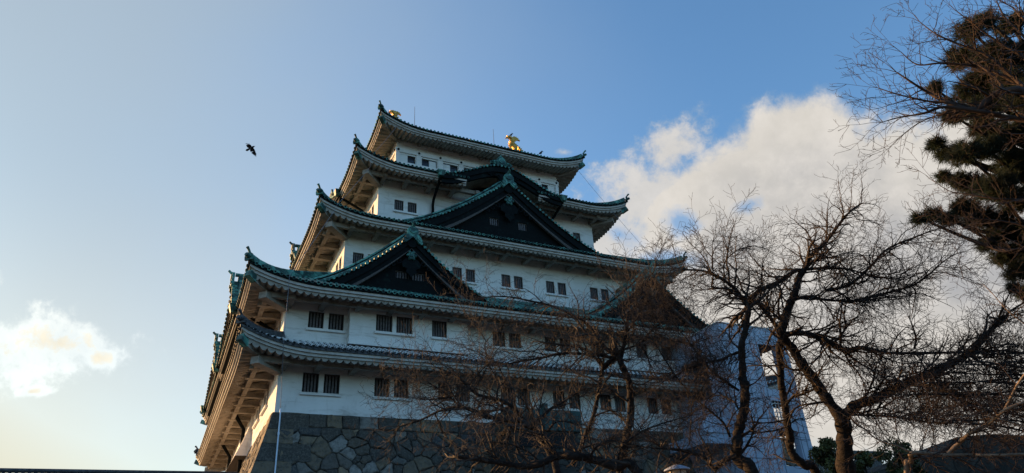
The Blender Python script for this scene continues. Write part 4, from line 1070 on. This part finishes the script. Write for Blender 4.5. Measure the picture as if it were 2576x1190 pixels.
def grow(S, R, p, d, L, r, lev, up, spread, kn=.5, flat=None):
    """one wandering branch with its twigs"""
    n = max(3, int(L/(.14 if lev > 1 else .075))); st = L/n; p = np.array(p); d = unit(np.array(d)); r1 = r
    side = 1
    for k in range(n):
        d = unit(d+rvec(R)*kn*.55+np.array([0, 0, up])*.10)
        q = p+d*st; r2 = max(.0030, r*(1-.78*(k+1)/n))
        S.add(p, q, r1, r2)
        if lev > 0 and k > 0:
            nb = 1 if R.random() < spread else 0
            if lev >= 2 and R.random() < .5: nb += 1
            for _ in range(nb):
                a = unit(np.cross(d, rvec(R))); ang = R.uniform(.5, 1.15); dd = unit(d*math.cos(ang)+a*math.sin(ang))
                grow(S, R, q, dd, L*R.uniform(.28, .55)*(1.1-.5*k/n), max(r2*.6, .0036), lev-1, up, spread, kn, flat)
        p, r1 = q, r2
    return p
ZC = {'7': (1800, 1100, 1.591), 'E': (2400, 700, 1.7), 'R': (3100, 1100, 1.591), '8': (2500, 1150, 1.705), 'L': (2560, 1500, 3.42), 'M': (3200, 0, 1.984), 'N': (3300, 500, 1.7), 'K': (2560, 1220, 3.5)}
def zp(k, pts):
    ox, oy, s = ZC[k]; return [((ox+x/s)/1.5528, (oy+y/s)/1.5528) for x, y in pts]
def tree(name, label, limbs, seed, origin_d, kn=.4, mats=('bark', 'twig'), dens=1.0, lev=3, up=.05, blen=1.5, cat='tree', group=None, ground=None, rs=1.0, flatk=0):
    """limbs: (pixel polyline, depth at start, depth at end, radius at start, radius at end, twig factor)"""
    R = random.Random(seed); tr = MB(); S = Segs(); org = None
    for (pts, d0, d1, ra, rb, tw) in limbs:
        n = len(pts); P_ = [at(x, y, d0+(d1-d0)*k/max(1, n-1)+R.uniform(-.12, .12)*(1 if 0 < k else 0)) for k, (x, y) in enumerate(pts)]
        if ground is not None and org is None:
            b0 = P_[0]; dv = unit(P_[0]-P_[1]); foot = np.array([b0[0]+dv[0]*.8, b0[1]+dv[1]*.8, -12.25]); mid = np.array([b0[0]+dv[0]*.6, b0[1]+dv[1]*.6, (b0[2]-12.2)/2])
            P_ = [foot, mid]+P_; org = foot; ext = 2
        else: ext = 0
        SP = smooth_path(P_, 6); m = len(SP)
        rads = []
        for k in range(m):
            t = k/(m-1); rr = (ra+(rb-ra)*max(0, (t*(n+ext-1)-ext)/max(1, n-1)))*rs
            rads.append(rr*(1+.10*math.sin(k*1.7+seed)+R.uniform(-.07, .07)))
        if ext: rads[0] *= 1.5; rads[1] *= 1.3; rads[2] *= 1.15
        tr.tube(SP, rads, 10 if ra > .06 else 7, 0)
        if tw > 0:
            k0 = ext*6; acc = [0.0, 0.0]
            for k in range(max(1, k0), m-1):
                sl_ = float(np.linalg.norm(SP[k+1]-SP[k])); dl = unit(SP[k+1]-SP[k]); t = k/m
                for kind, step in ((0, .17/(dens*tw)), (1, .06/(dens*tw))):
                    acc[kind] += sl_
                    while acc[kind] > step:
                        acc[kind] -= step*R.uniform(.6, 1.4)
                        a = unit(np.cross(dl, rvec(R))); ang = R.uniform(.6, 1.25)
                        dd = unit((dl*math.cos(ang)+a*math.sin(ang))*np.array([1, 1, .7])+np.array([0, 0, .07]))
                        if kind == 0: grow(S, R, SP[k], dd, blen*R.uniform(.7, 1.45)*(1-.3*t), min(.034, rads[k]*.7)*R.uniform(.75, 1.1), lev-1, up, .95, kn)
                        else: grow(S, R, SP[k], dd, blen*R.uniform(.25, .6)*(1-.35*t), min(.012, rads[k]*.5), lev-2, up, .95, kn)
            for _ in range(3): grow(S, R, SP[-1], unit(SP[-1]-SP[-3])+rvec(R)*.3, blen*.8, rads[-1]*.8, lev-1, up, .85, kn)
    if org is None: p = at(*limbs[0][0][0], limbs[0][1]); org = np.array([p[0], p[1], -12.15])
    root = tag(empty(name, tuple(float(x) for x in (org[0], org[1], -12.15))), label, cat, group)
    o = tr.build('trunk', [mats[0]], None, origin=tuple(root.location)); o.location = (0, 0, 0); o.parent = root
    if S.a: S.build('crown', mats[1], root, tuple(root.location), 3)
    return root, len(S.a)
U = lambda *p: list(p)
TN = 0
# A: forked cherry at the lower right
A_l = [
 (zp('R', [(330, 1190), (320, 1050), (310, 900), (295, 820)]), 14.5, 14.4, .23, .20, 0),
 (zp('R', [(300, 850), (200, 720), (120, 600), (30, 480)])+zp('E', [(1180, 1120), (1105, 1030), (1130, 940), (1165, 830), (1205, 740), (1222, 660), (1260, 600)]), 14.4, 15.2, .155, .085, .5),
 (zp('E', [(1260, 600), (1290, 530), (1370, 450), (1440, 370), (1500, 290), (1560, 220), (1640, 160)]), 15.2, 15.6, .075, .02, 1.3),
 (zp('E', [(1260, 600), (1400, 590), (1560, 600), (1690, 640)]), 15.2, 14.6, .05, .015, 1.4),
 (zp('E', [(1265, 605), (1200, 610), (1080, 690), (950, 750), (880, 850)]), 15.2, 15.0, .055, .075, .7),
 (zp('E', [(1180, 800), (1280, 780), (1400, 800), (1560, 810), (1700, 800)]), 14.8, 14.0, .06, .02, 1.1),
 (zp('E', [(1400, 740), (1560, 700), (1690, 590)])+zp('N', [(190, 900), (290, 800), (480, 720), (560, 690), (800, 610)]), 14.8, 14.2, .05, .012, 1.0),
 (zp('N', [(0, 1160), (140, 1130), (300, 1090), (460, 1040), (560, 970), (640, 900), (720, 840)]), 14.5, 13.6, .045, .01, 1.1),
 (zp('E', [(1120, 1040), (1230, 1020), (1380, 1060), (1520, 1130)])+zp('R', [(180, 350), (310, 430), (430, 410), (560, 440), (700, 445), (1060, 440)]), 14.7, 13.4, .085, .03, .9),
 (zp('R', [(310, 850), (380, 770), (500, 730), (620, 670), (750, 610), (860, 560), (1000, 500), (1080, 450), (1150, 390), (1230, 300), (1280, 240)]), 14.4, 13.0, .145, .05, .8),
 (zp('R', [(310, 430), (400, 500), (500, 560), (640, 640)]), 14.2, 13.8, .035, .012, 1.2),
 (zp('R', [(150, 340), (220, 470), (290, 540)]), 14.5, 14.3, .03, .01, 1.3),
 (zp('E', [(1100, 1040), (1050, 940), (960, 830), (910, 800)]), 14.8, 15.0, .06, .05, .6),
 (zp('R', [(310, 830), (450, 830), (650, 845), (900, 880), (1100, 870), (1300, 840)]), 14.2, 13.5, .035, .012, 2.0),
 (zp('R', [(700, 640), (850, 660), (1000, 690), (1200, 730), (1430, 760)]), 13.5, 13.0, .035, .012, 2.3),
 (zp('R', [(860, 560), (940, 680), (1100, 760), (1330, 790)]), 13.3, 13.0, .035, .012, 2.3),
 (zp('R', [(1080, 450), (1200, 520), (1330, 560), (1480, 590)]), 13.1, 12.7, .035, .012, 2.3),
 (zp('R', [(1060, 440), (1250, 430), (1432, 440)]), 13.3, 12.9, .03, .012, 2.3),
 (zp('R', [(750, 420), (760, 340), (720, 230)]), 13.7, 13.6, .03, .012, 1.4),
]
_, n = tree('cherry_tree', 'bare forked tree with the thick limb reaching to the right edge', A_l, 11, 14, rs=0.78, ground=0, cat='tree', group='bare trees in front of the keep', dens=1.15, blen=1.25); TN += n
# B: bare tree in front of the lift tower
B_l = [
 (zp('L', [(1300, 1190), (1150, 1060), (1080, 940), (1090, 820), (1110, 650), (1150, 480), (1190, 300), (1200, 0)])+zp('K', [(1200, 960), (1190, 700), (1180, 450), (1230, 250), (1270, 0)])+zp('E', [(890, 860)]), 13.2, 14.2, .21, .085, .35),
 (zp('E', [(890, 850), (810, 740), (740, 680), (650, 630), (560, 605), (450, 602)]), 14.2, 14.6, .085, .03, .9),
 (zp('E', [(810, 745), (730, 725), (650, 720), (655, 640), (650, 520)]), 14.2, 14.5, .045, .02, .9),
 (zp('E', [(880, 790), (800, 760), (700, 780), (610, 830)]), 14.2, 14.5, .04, .012, .9),
 (zp('E', [(910, 840), (960, 900), (1000, 910), (1080, 900)]), 14.2, 14.0, .03, .015, .8),
 (zp('K', [(1150, 540), (1000, 600), (900, 650), (740, 680), (560, 730), (400, 790), (230, 900)]), 14.0, 13.6, .05, .03, .8),
 (zp('8', [(660, 640), (500, 530), (400, 420), (330, 320), (210, 170), (130, 30)]), 13.8, 14.2, .045, .012, .9),
 (zp('8', [(600, 950), (550, 850), (400, 720), (250, 560), (100, 330), (0, 200)]), 13.4, 13.9, .045, .014, .9),
 (zp('L', [(1080, 960), (950, 1010), (850, 1090), (780, 1130), (650, 980), (400, 900), (100, 850)]), 13.1, 12.5, .09, .04, .7),
 (zp('8', [(330, 1000), (350, 700), (385, 500), (370, 250)]), 13.2, 13.4, .022, .008, .9),
 (zp('L', [(640, 310), (700, 200), (800, 120), (910, 0)])+zp('K', [(1050, 820), (1190, 540)]), 13.2, 13.3, .018, .008, .6),
 (zp('E', [(960, 830), (970, 760), (975, 660), (985, 560)]), 14.4, 14.8, .03, .012, 1.3),
 (zp('E', [(740, 680), (730, 560), (820, 470), (930, 440)]), 14.5, 15, .03, .012, 1.3),
]
_, n = tree('cherry_tree', 'bare tree whose upright trunk stands in front of the pale grey tower', B_l, 23, 13.5, rs=0.6, ground=0, group='bare trees in front of the keep', dens=1.1, blen=1.2); TN += n
# C: slender trunk crossing the tower openings
C_l = [
 (zp('L', [(2150, 1190), (2000, 1090), (1850, 960), (1800, 850), (1800, 700), (1760, 520), (1740, 350), (1700, 100)])+zp('K', [(1720, 980), (1715, 780), (1700, 620), (1690, 480), (1730, 330), (1790, 0)])+zp('E', [(1110, 960)]), 15.2, 15.5, .16, .11, .35),
 (zp('L', [(1740, 300), (1820, 190), (1950, 140), (2080, 90), (2130, 60)]), 15.2, 14.9, .05, .04, .8),
 (zp('L', [(1750, 470), (1600, 510), (1400, 520), (1250, 510)]), 15.1, 14.6, .035, .015, .9),
 (zp('L', [(1800, 560), (1600, 620), (1400, 650), (1200, 680)]), 15.1, 14.6, .035, .015, .9),
 (zp('E', [(1110, 960), (1090, 880), (1095, 780)]), 15.3, 15.2, .05, .03, .6),
 (zp('L', [(1790, 540), (1900, 470), (2050, 460), (2250, 330)]), 15.1, 15, .03, .012, 1.0),
]
_, n = tree('cherry_tree', 'slender bare trunk crossing the tall openings of the tower', C_l, 31, 15.5, rs=0.6, ground=0, group='bare trees in front of the keep', dens=1.0, blen=1.1); TN += n
# D: twin limbed tree in front of the keep
D_l = [
 (zp('7', [(990, 1190), (1010, 1080), (1030, 960), (1055, 850), (1055, 720), (1045, 620), (1005, 530), (985, 475)]), 14.5, 15, .16, .12, .4),
 (zp('7', [(985, 480), (920, 430), (870, 380), (790, 270), (700, 210), (560, 150), (430, 120), (300, 95), (170, 95)]), 15, 16, .10, .02, 1.0),
 (zp('7', [(995, 475), (1015, 380), (1035, 250), (1010, 180), (1050, 100), (1130, 20), (1200, -60)]), 15, 15.8, .085, .025, .9),
 (zp('7', [(975, 475), (870, 460), (740, 410), (600, 390), (500, 378)]), 15, 15.3, .075, .03, .9),
 (zp('7', [(1015, 420), (1110, 385), (1180, 310), (1240, 260)]), 15, 15.1, .05, .015, .9),
 (zp('7', [(1110, 385), (1140, 430), (1160, 470)]), 15, 15, .05, .04, .5),
 (zp('7', [(690, 1140), (740, 1050), (770, 960), (820, 850), (850, 720), (870, 600), (885, 530)]), 14.5, 15, .09, .08, .5),
 (zp('7', [(885, 540), (930, 500), (975, 475)]), 15, 15, .085, .085, .3),
 (zp('7', [(885, 530), (830, 470), (760, 450), (600, 450), (500, 475), (400, 490), (300, 510), (230, 505), (160, 470)]), 15, 15.6, .075, .02, .9),
 (zp('7', [(1180, 310), (1230, 200), (1250, 60), (1260, -80)]), 15.1, 15.6, .025, .008, 1.3),
 (zp('7', [(160, 470), (150, 400), (150, 360), (80, 260), (0, 150)]), 15.6, 15.8, .03, .01, 1.0),
 (zp('7', [(230, 510), (270, 610), (290, 660), (300, 760)]), 15.5, 15, .03, .02, 1.0),
 (zp('7', [(900, 30), (1000, 130), (1180, 300), (1300, 360), (1430, 390)]), 15.6, 15.0, .02, .03, 1.0),
 (zp('7', [(1040, 620), (1120, 640), (1200, 600), (1300, 580), (1420, 520)]), 14.8, 14.6, .03, .012, 1.1),
]
_, n = tree('cherry_tree', 'bare spreading tree in front of the right half of the white keep', D_l, 47, 15, rs=0.55, mats=('bark', 'twiglit'), ground=0, group='bare trees in front of the keep', dens=.9, blen=1.25); TN += n
# E: low fan of limbs in front of the stone base
E_l = [
 (zp('7', [(600, 1190), (560, 1080), (520, 990), (450, 905)]), 12.5, 12.8, .10, .11, .3),
 (zp('7', [(450, 915), (380, 850), (300, 765), (220, 730), (100, 700), (0, 610), (-60, 570), (-160, 530)]), 12.8, 13.6, .075, .015, 1.1),
 (zp('7', [(440, 905), (500, 850), (560, 790), (650, 740), (720, 690)]), 12.8, 13.0, .06, .02, 1.0),
 (zp('7', [(430, 905), (330, 870), (280, 862), (150, 830), (0, 780), (-120, 800), (-250, 860), (-380, 900)]), 12.8, 13.4, .075, .02, 1.0),
 (zp('7', [(0, 780), (-90, 700), (-180, 640), (-300, 560)]), 13.2, 13.8, .03, .01, 1.2),
 (zp('7', [(20, 700), (-80, 720), (-200, 735), (-330, 720)]), 13.2, 13.6, .03, .01, 1.2),
 (zp('7', [(220, 730), (230, 640), (200, 560), (140, 480)]), 13.0, 13.5, .03, .01, 1.2),
 (zp('7', [(540, 930), (600, 870), (700, 880), (800, 900)]), 12.8, 12.6, .03, .01, 1.0),
 (zp('7', [(100, 705), (60, 640), (-50, 640), (-160, 660), (-280, 610)]), 13.2, 13.7, .022, .008, 1.1),
]
_, n = tree('cherry_tree', 'low bare tree fanning out before the dark green box', E_l, 59, 12.6, rs=0.7, mats=('bark', 'twiglit'), ground=0, group='bare trees in front of the keep', dens=.95, blen=1.1); TN += n
# F: heavy horizontal bough along the bottom
F_l = [
 (zp('7', [(1100, 1190), (960, 1150), (800, 1100), (700, 1085), (600, 1085), (500, 1130), (400, 1150), (300, 1135), (200, 1120), (0, 1090), (-30, 1085)]), 11, 11.4, .13, .05, .8),
 (zp('7', [(500, 1130), (420, 1060), (300, 1010), (180, 1000), (50, 1010)]), 11.2, 11.5, .03, .01, 1.0),
 (zp('7', [(960, 1150), (1000, 1040), (1080, 960), (1200, 900), (1360, 850)]), 11.1, 11.3, .04, .015, 1.1),
 (zp('7', [(800, 1100), (850, 1020), (950, 990), (1150, 1030), (1400, 1045)]), 11.1, 11.3, .04, .015, 1.1),
 (zp('7', [(600, 1085), (560, 1000), (470, 960), (350, 930)]), 11.1, 11.4, .025, .01, 1.1),
]
_, n = tree('cherry_tree', 'heavy low bough lying along the bottom edge before the stone base', F_l, 67, 11, rs=0.62, mats=('bark', 'twiglit'), ground=0, group='bare trees in front of the keep', dens=1.0, blen=.95); TN += n
# G: sunlit pale limbs at the lower right
G_l = [
 (zp('R', [(700, 1190), (730, 1120), (740, 1065), (900, 1075), (960, 1080), (1100, 1078), (1250, 1080), (1440, 1072)]), 10.5, 10.0, .06, .03, .7),
 (zp('R', [(960, 1070), (1030, 1000), (1110, 930), (1200, 890), (1310, 800), (1430, 750)]), 10.4, 9.8, .05, .03, .7),
 (zp('R', [(1310, 800), (1380, 660), (1440, 570)]), 10.0, 9.9, .03, .02, .8),
 (zp('R', [(1432, 260), (1330, 180), (1250, 90), (1180, 20)]), 10.2, 10.4, .014, .006, .8),
 (zp('R', [(1440, 900), (1300, 860), (1150, 830), (980, 850)]), 10.0, 10.4, .02, .01, 1.3),
 (zp('R', [(740, 1065), (640, 1020), (520, 980), (420, 900), (370, 860)]), 10.5, 10.9, .025, .01, 1.1),
 (zp('R', [(780, 1065), (820, 950), (860, 800)]), 10.5, 10.7, .012, .005, 1.0),
]
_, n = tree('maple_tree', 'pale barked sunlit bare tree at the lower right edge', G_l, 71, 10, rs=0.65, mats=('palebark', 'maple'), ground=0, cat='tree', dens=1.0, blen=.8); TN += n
open('/tmp/n.txt','w').write(str(TN))
R_ = random.Random(91); I_l = [(zp('R', [(1900, 1300), (1800, 950), (1700, 700)]), 12.0, 12.0, .16, .11, 0)]
for k in range(13):
    y = 455+k*38+R_.uniform(-12, 12); xe = R_.uniform(480, 950); b_ = R_.uniform(-90, 60)
    I_l.append((zp('R', [(1700, 700+k*8), (1560, y+40), (1400, y), (1200, y+b_*.5), ((1200+xe)/2, y+b_*.8+R_.uniform(-20, 20)), (xe, y+b_+R_.uniform(-50, 30))]), 12.0, 12.6+R_.uniform(-.6, .8), .032, .008, .7))
_, n = tree('cherry_tree', 'dark bare tree whose long level branches sweep in from the right edge above the rampart', I_l, 97, 12, rs=.8, ground=0, group='bare trees in front of the keep', dens=1.0, blen=.85); TN += n
# reddish bare tree in front of the pine
H_l = [
 (zp('M', [(2100, 1500), (1900, 1100), (1750, 900), (1587, 720), (1480, 700), (1350, 740), (1200, 850), (1000, 800), (850, 720), (720, 640), (600, 560)]), 11, 12, .12, .012, .9),
 (zp('M', [(1750, 960), (1600, 930), (1400, 900), (1250, 860), (1050, 800), (880, 790), (640, 740), (450, 680)]), 11.2, 12, .07, .008, 1.1),
 (zp('M', [(1400, 890), (1150, 850), (960, 830), (800, 880), (620, 910), (480, 950)]), 11.5, 12, .05, .008, 1.1),
 (zp('M', [(1650, 720), (1587, 680), (1450, 600), (1250, 520), (950, 490), (760, 500), (630, 400)]), 11.3, 12.2, .05, .008, 1.1),
 (zp('M', [(1600, 680), (1500, 600), (1300, 430), (1050, 330), (900, 260), (780, 170)]), 11.3, 12.2, .045, .008, 1.1),
 (zp('M', [(1050, 870), (900, 900), (760, 960), (640, 1050)]), 11.8, 12, .02, .006, 1.1),
 (zp('M', [(1700, 500), (1600, 300), (1450, 150), (1380, 20)]), 11.3, 11.8, .04, .01, 1.2),
 (zp('M', [(1700, 600), (1587, 450), (1350, 300), (1150, 150), (1070, 90)]), 11.3, 12, .04, .008, 1.2),
 (zp('N', [(1300, 520), (1190, 480), (1000, 470), (820, 440), (700, 420), (600, 360)]), 11.6, 12.2, .03, .006, 1.0),
 (zp('N', [(1300, 860), (1190, 800), (1050, 820), (930, 780), (820, 750)]), 11.6, 12.0, .03, .006, 1.1),
 (zp('N', [(1300, 700), (1150, 640), (980, 610), (820, 600)]), 11.6, 12.0, .03, .006, 1.1),
 (zp('M', [(1800, 250), (1587, 150), (1500, 60), (1400, 10)]), 11.6, 12.0, .03, .006, 1.2),
]
_, n = tree('maple_tree', 'reddish bare tree with fine fans of twigs in front of the pine', H_l, 83, 11.5, .2, rs=0.8, mats=('maple', 'maple'), ground=0, cat='tree', dens=.6, blen=.85, up=.2); TN += n
# ---- pine
def pine():
    R = random.Random(5); d0 = 14.5
    blobs = [(2440,75,42),(2483,48,30),(2540,60,38),(2420,140,45),(2500,140,55),(2560,140,48),(2350,222,20),(2440,230,48),(2520,240,58),(2395,290,30),(2480,320,50),(2560,330,50),
             (2352,362,24),(2385,385,30),(2425,385,42),(2480,370,42),(2545,400,45),(2375,442,20),(2405,452,26),(2445,462,40),(2500,470,52),(2560,500,50),(2312,548,16),(2345,538,24),(2385,548,24),(2425,520,34),(2460,545,42),(2510,560,48),(2565,580,40),
             (2485,612,30),(2530,640,40),(2565,680,40),(2505,595,30),(2548,722,14),(2575,735,20),(2470,190,45),(2590,240,60),(2600,420,60),(2600,620,60),(2540,200,40),(2460,275,36)]
    blobs += [(2640+R.uniform(0, 190), y, R.uniform(38, 62)) for y in range(10, 760, 24)] + [(2600+R.uniform(-20, 160), -20-40*k, R.uniform(40, 60)) for k in range(6)]
    tips = MB(); NV = []; NF = []
    root = tag(empty('pine_tree'), 'tall dark pine with clumps of needles at the right edge', 'tree')
    base = at(2700, 900, 15); root.location = (float(base[0]), float(base[1]), -12.15)
    tr = MB(); crown = [np.array([base[0], base[1], -12.2]), at(2690, 900, 15), at(2660, 600, 15), at(2630, 300, 15.2), at(2600, 60, 15.4), at(2610, -230, 15.5)]
    SP = smooth_path(crown, 6); tr.tube(SP, [.28-.22*k/(len(SP)-1) for k in range(len(SP))], 10)
    S = Segs()
    for (x, y, r) in blobs:
        dep = d0+R.uniform(-.9, .9); c = at(x, y, dep); k = min(range(len(SP)), key=lambda j: abs(SP[j][2]-(c[2]-.6)))
        mid = (SP[k]+c)/2+np.array([0, 0, -.25]); path = smooth_path([SP[k], mid, c], 5)
        tr.tube(path, [.075-.055*j/(len(path)-1) for j in range(len(path))], 6)
        rad = 1.0*r/F*dep
        for _ in range(int(14+.05*r*r)):
            v = rvec(R); v = unit(v)*rad*R.random()**.45; v[2] *= .6; p = c+v
            ax = unit(v*.9+np.array([0, 0, .35])*rad+rvec(R)*rad*.35)
            L = R.uniform(.16, .3)
            S.add(p-ax*L*1.2, p, .006, .004)
            for j in range(30):
                q = p-ax*L*R.uniform(-.1, .6); dd = unit(ax*R.uniform(.1, 1.0)+unit(rvec(R))*.8); ln_ = R.uniform(.10, .17)
                S.add(q, q+dd*ln_, .0046, .0018)
    o = tr.build('trunk', ['bark'], None, origin=tuple(root.location)); o.location = (0, 0, 0); o.parent = root
    S.build('crown', 'needle', root, tuple(root.location), 3); print('needles', len(S.a))
pine()
# ---- evergreens at the lower right
def evergreen(px, top, wid, d, seed, label):
    R = random.Random(seed); p = at(px, 1150, d); wid *= 1.45; root = tag(empty('evergreen_tree', (float(p[0]), float(p[1]), -12.15)), label, 'tree', 'small evergreens behind the bare trees')
    zt = at(px, top, d)[2]; H = zt+12.15; tr = MB(); tr.tube([(p[0], p[1], -12.2), (p[0]+.1, p[1], zt-.6)], [.16, .03], 8)
    o = tr.build('trunk', ['bark'], None, origin=tuple(root.location)); o.location = (0, 0, 0); o.parent = root
    vs, fs = [], []; W_ = wid/F*d; lb = MB()
    for c in range(64):
        t = R.random()**.8; z = zt-.1-t*min(H*.6, W_*4); rr = W_*(.18+.75*min(1, t*1.5))*R.uniform(.35, 1); a = R.uniform(0, 2*pi); cc = np.array([p[0]+rr*math.cos(a), p[1]+rr*math.sin(a), z]); cr_ = W_*R.uniform(.16, .3)
        for _ in range(170):
            v = unit(rvec(R))*cr_*R.random()**.4; v[2] *= .7; q = cc+v; e = unit(rvec(R))*R.uniform(.05, .10); f_ = unit(np.cross(e, rvec(R)))*.035
            lb.add([q-e, q+f_, q+e, q-f_], [(0, 1, 2, 3)])
    o = lb.build('crown', ['leaf'], None, origin=tuple(root.location)); o.location = (0, 0, 0); o.parent = root
evergreen(2080, 1085, 55, 27, 2, 'small evergreen just right of the pale grey tower')
evergreen(2165, 1120, 45, 27, 3, 'small evergreen behind the forked trunk')
evergreen(2255, 1082, 60, 28, 4, 'small pointed evergreen above the rampart right of the forked trunk')
# ------------------------------------------------------------------ street lamp
def lamp():
    d = 12.0; c = at(1703, 1184, d); x, y, z = [float(v) for v in c]
    root = tag(empty('street_lamp', (x, y, -12.15)), 'street lamp with a flat round cap and warm glass at the bottom edge', 'lamp')
    def pk(mb, n, m): o = mb.build(n, m, None, origin=(x, y, -12.15)); o.location = (0, 0, 0); o.parent = root
    b = MB(); b.tube([(x, y, z+.10), (x, y, z+.085), (x, y, z+.03), (x, y, z-.0)], [.02, .09, .22, .235], 20); pk(b, 'cap', ['panel'])
    b = MB(); b.tube([(x, y, z-.01), (x, y, z-.34)], [.165, .13], 16); pk(b, 'lamp_glass', ['lampglass'])
    b = MB()
    for k in range(6): a = k*pi/3+.2; b.tube([(x+.168*math.cos(a), y+.168*math.sin(a), z-.01), (x+.133*math.cos(a), y+.133*math.sin(a), z-.34)], .008, 5)
    pk(b, 'glass_frame', ['frame'])
    b = MB(); b.tube([(x, y, z-.35), (x, y, z-.5), (x, y, -12.15)], [.13, .05, .07], 12); pk(b, 'post', ['metal'])
lamp()
# ------------------------------------------------------------------ crows
def flying_crow():
    d = 38.0; b = MB(); o0 = at(632, 376, d); X = Vector(cr)*(d/F/1.5528); Y = Vector(cu)*(d/F/1.5528); Zv = Vector(cf)*(d/F/1.5528)
    X = X.lerp(X, 1); tilt = .25
    # outline in photograph pixels (zoomed 9.92x), centre (840, 620)
    def pt(x, y, dz=0): return Vector(o0)+X*((x-840)/9.92)-Y*((y-620)/9.92)+Zv*(dz+tilt*(y-620)/9.92)
    def plate(ol, th=.9, bend=lambda x, y: 0):
        a = [pt(x, y, -th/2+bend(x, y)) for x, y in ol]; c = [pt(x, y, th/2+bend(x, y)) for x, y in ol]; n = len(ol)
        b.add(a+c, [tuple(range(n)), tuple(range(n, 2*n))[::-1]]+[(i_, (i_+1) % n, n+(i_+1) % n, n+i_) for i_ in range(n)], 0)
    w1 = lambda x, y: -abs(y-600)/60
    plate([(870,500),(850,450),(800,432),(795,395),(780,390),(785,425),(750,420),(740,390),(728,390),(735,418),(705,412),(690,385),(685,410),(645,405),(650,420),(720,430),(720,448),(668,452),(675,500),(700,545),(745,570),(800,600),(880,590)], .7, w1)
    plate([(880,600),(935,570),(975,630),(1000,700),(1012,750),(1050,790),(1015,770),(1050,850),(1018,815),(1028,905),(1005,860),(995,905),(985,830),(955,870),(950,820),(935,835),(900,800),(838,750),(920,690),(830,715),(800,690),(790,630)], .7, w1)
    plate([(800,560),(740,575),(650,610),(610,660),(630,662),(655,685),(700,680),(745,650),(800,620)], .6)
    b.tube([pt(770, 605), pt(820, 585), pt(880, 550), pt(920, 525), pt(950, 510), pt(975, 500), pt(1010, 487)], [v*d/F/1.5528 for v in (1.5, 4.2, 5.4, 3.6, 2.9, 1.3, .25)], 10)
    o = b.build('crow', ['crow'], origin=tuple(o0)); tag(o, 'black crow in flight with spread wings in open sky left of the keep', 'bird')
flying_crow()
def perched(p, s, label):
    b = MB(); x, y, z = p
    b.tube([(x-.22*s, y, z+.02*s), (x-.1*s, y, z+.14*s), (x, y, z+.22*s), (x+.09*s, y, z+.34*s), (x+.12*s, y, z+.40*s)], [.03*s, .08*s, .11*s, .07*s, .05*s], 8)
    b.ball((x+.13*s, y, z+.42*s), .075*s, .06*s, .06*s); b.tube([(x+.18*s, y, z+.42*s), (x+.3*s, y, z+.39*s)], [.03*s, .006*s], 6)
    b.tube([(x, y-.03, z+.14*s), (x, y-.03, z)], .012, 4); b.tube([(x, y+.03, z+.14*s), (x, y+.03, z)], .012, 4)
    tag(b.build('crow', ['crow'], origin=p), label, 'bird')
perched((25.0, LY/2, ztop+2.72), 1.0, 'small crow perched on the tail of the right golden dolphin')
perched((23.66, 7.35, 28.6), 1.1, 'small crow perched on the topmost eave right of the golden dolphin')
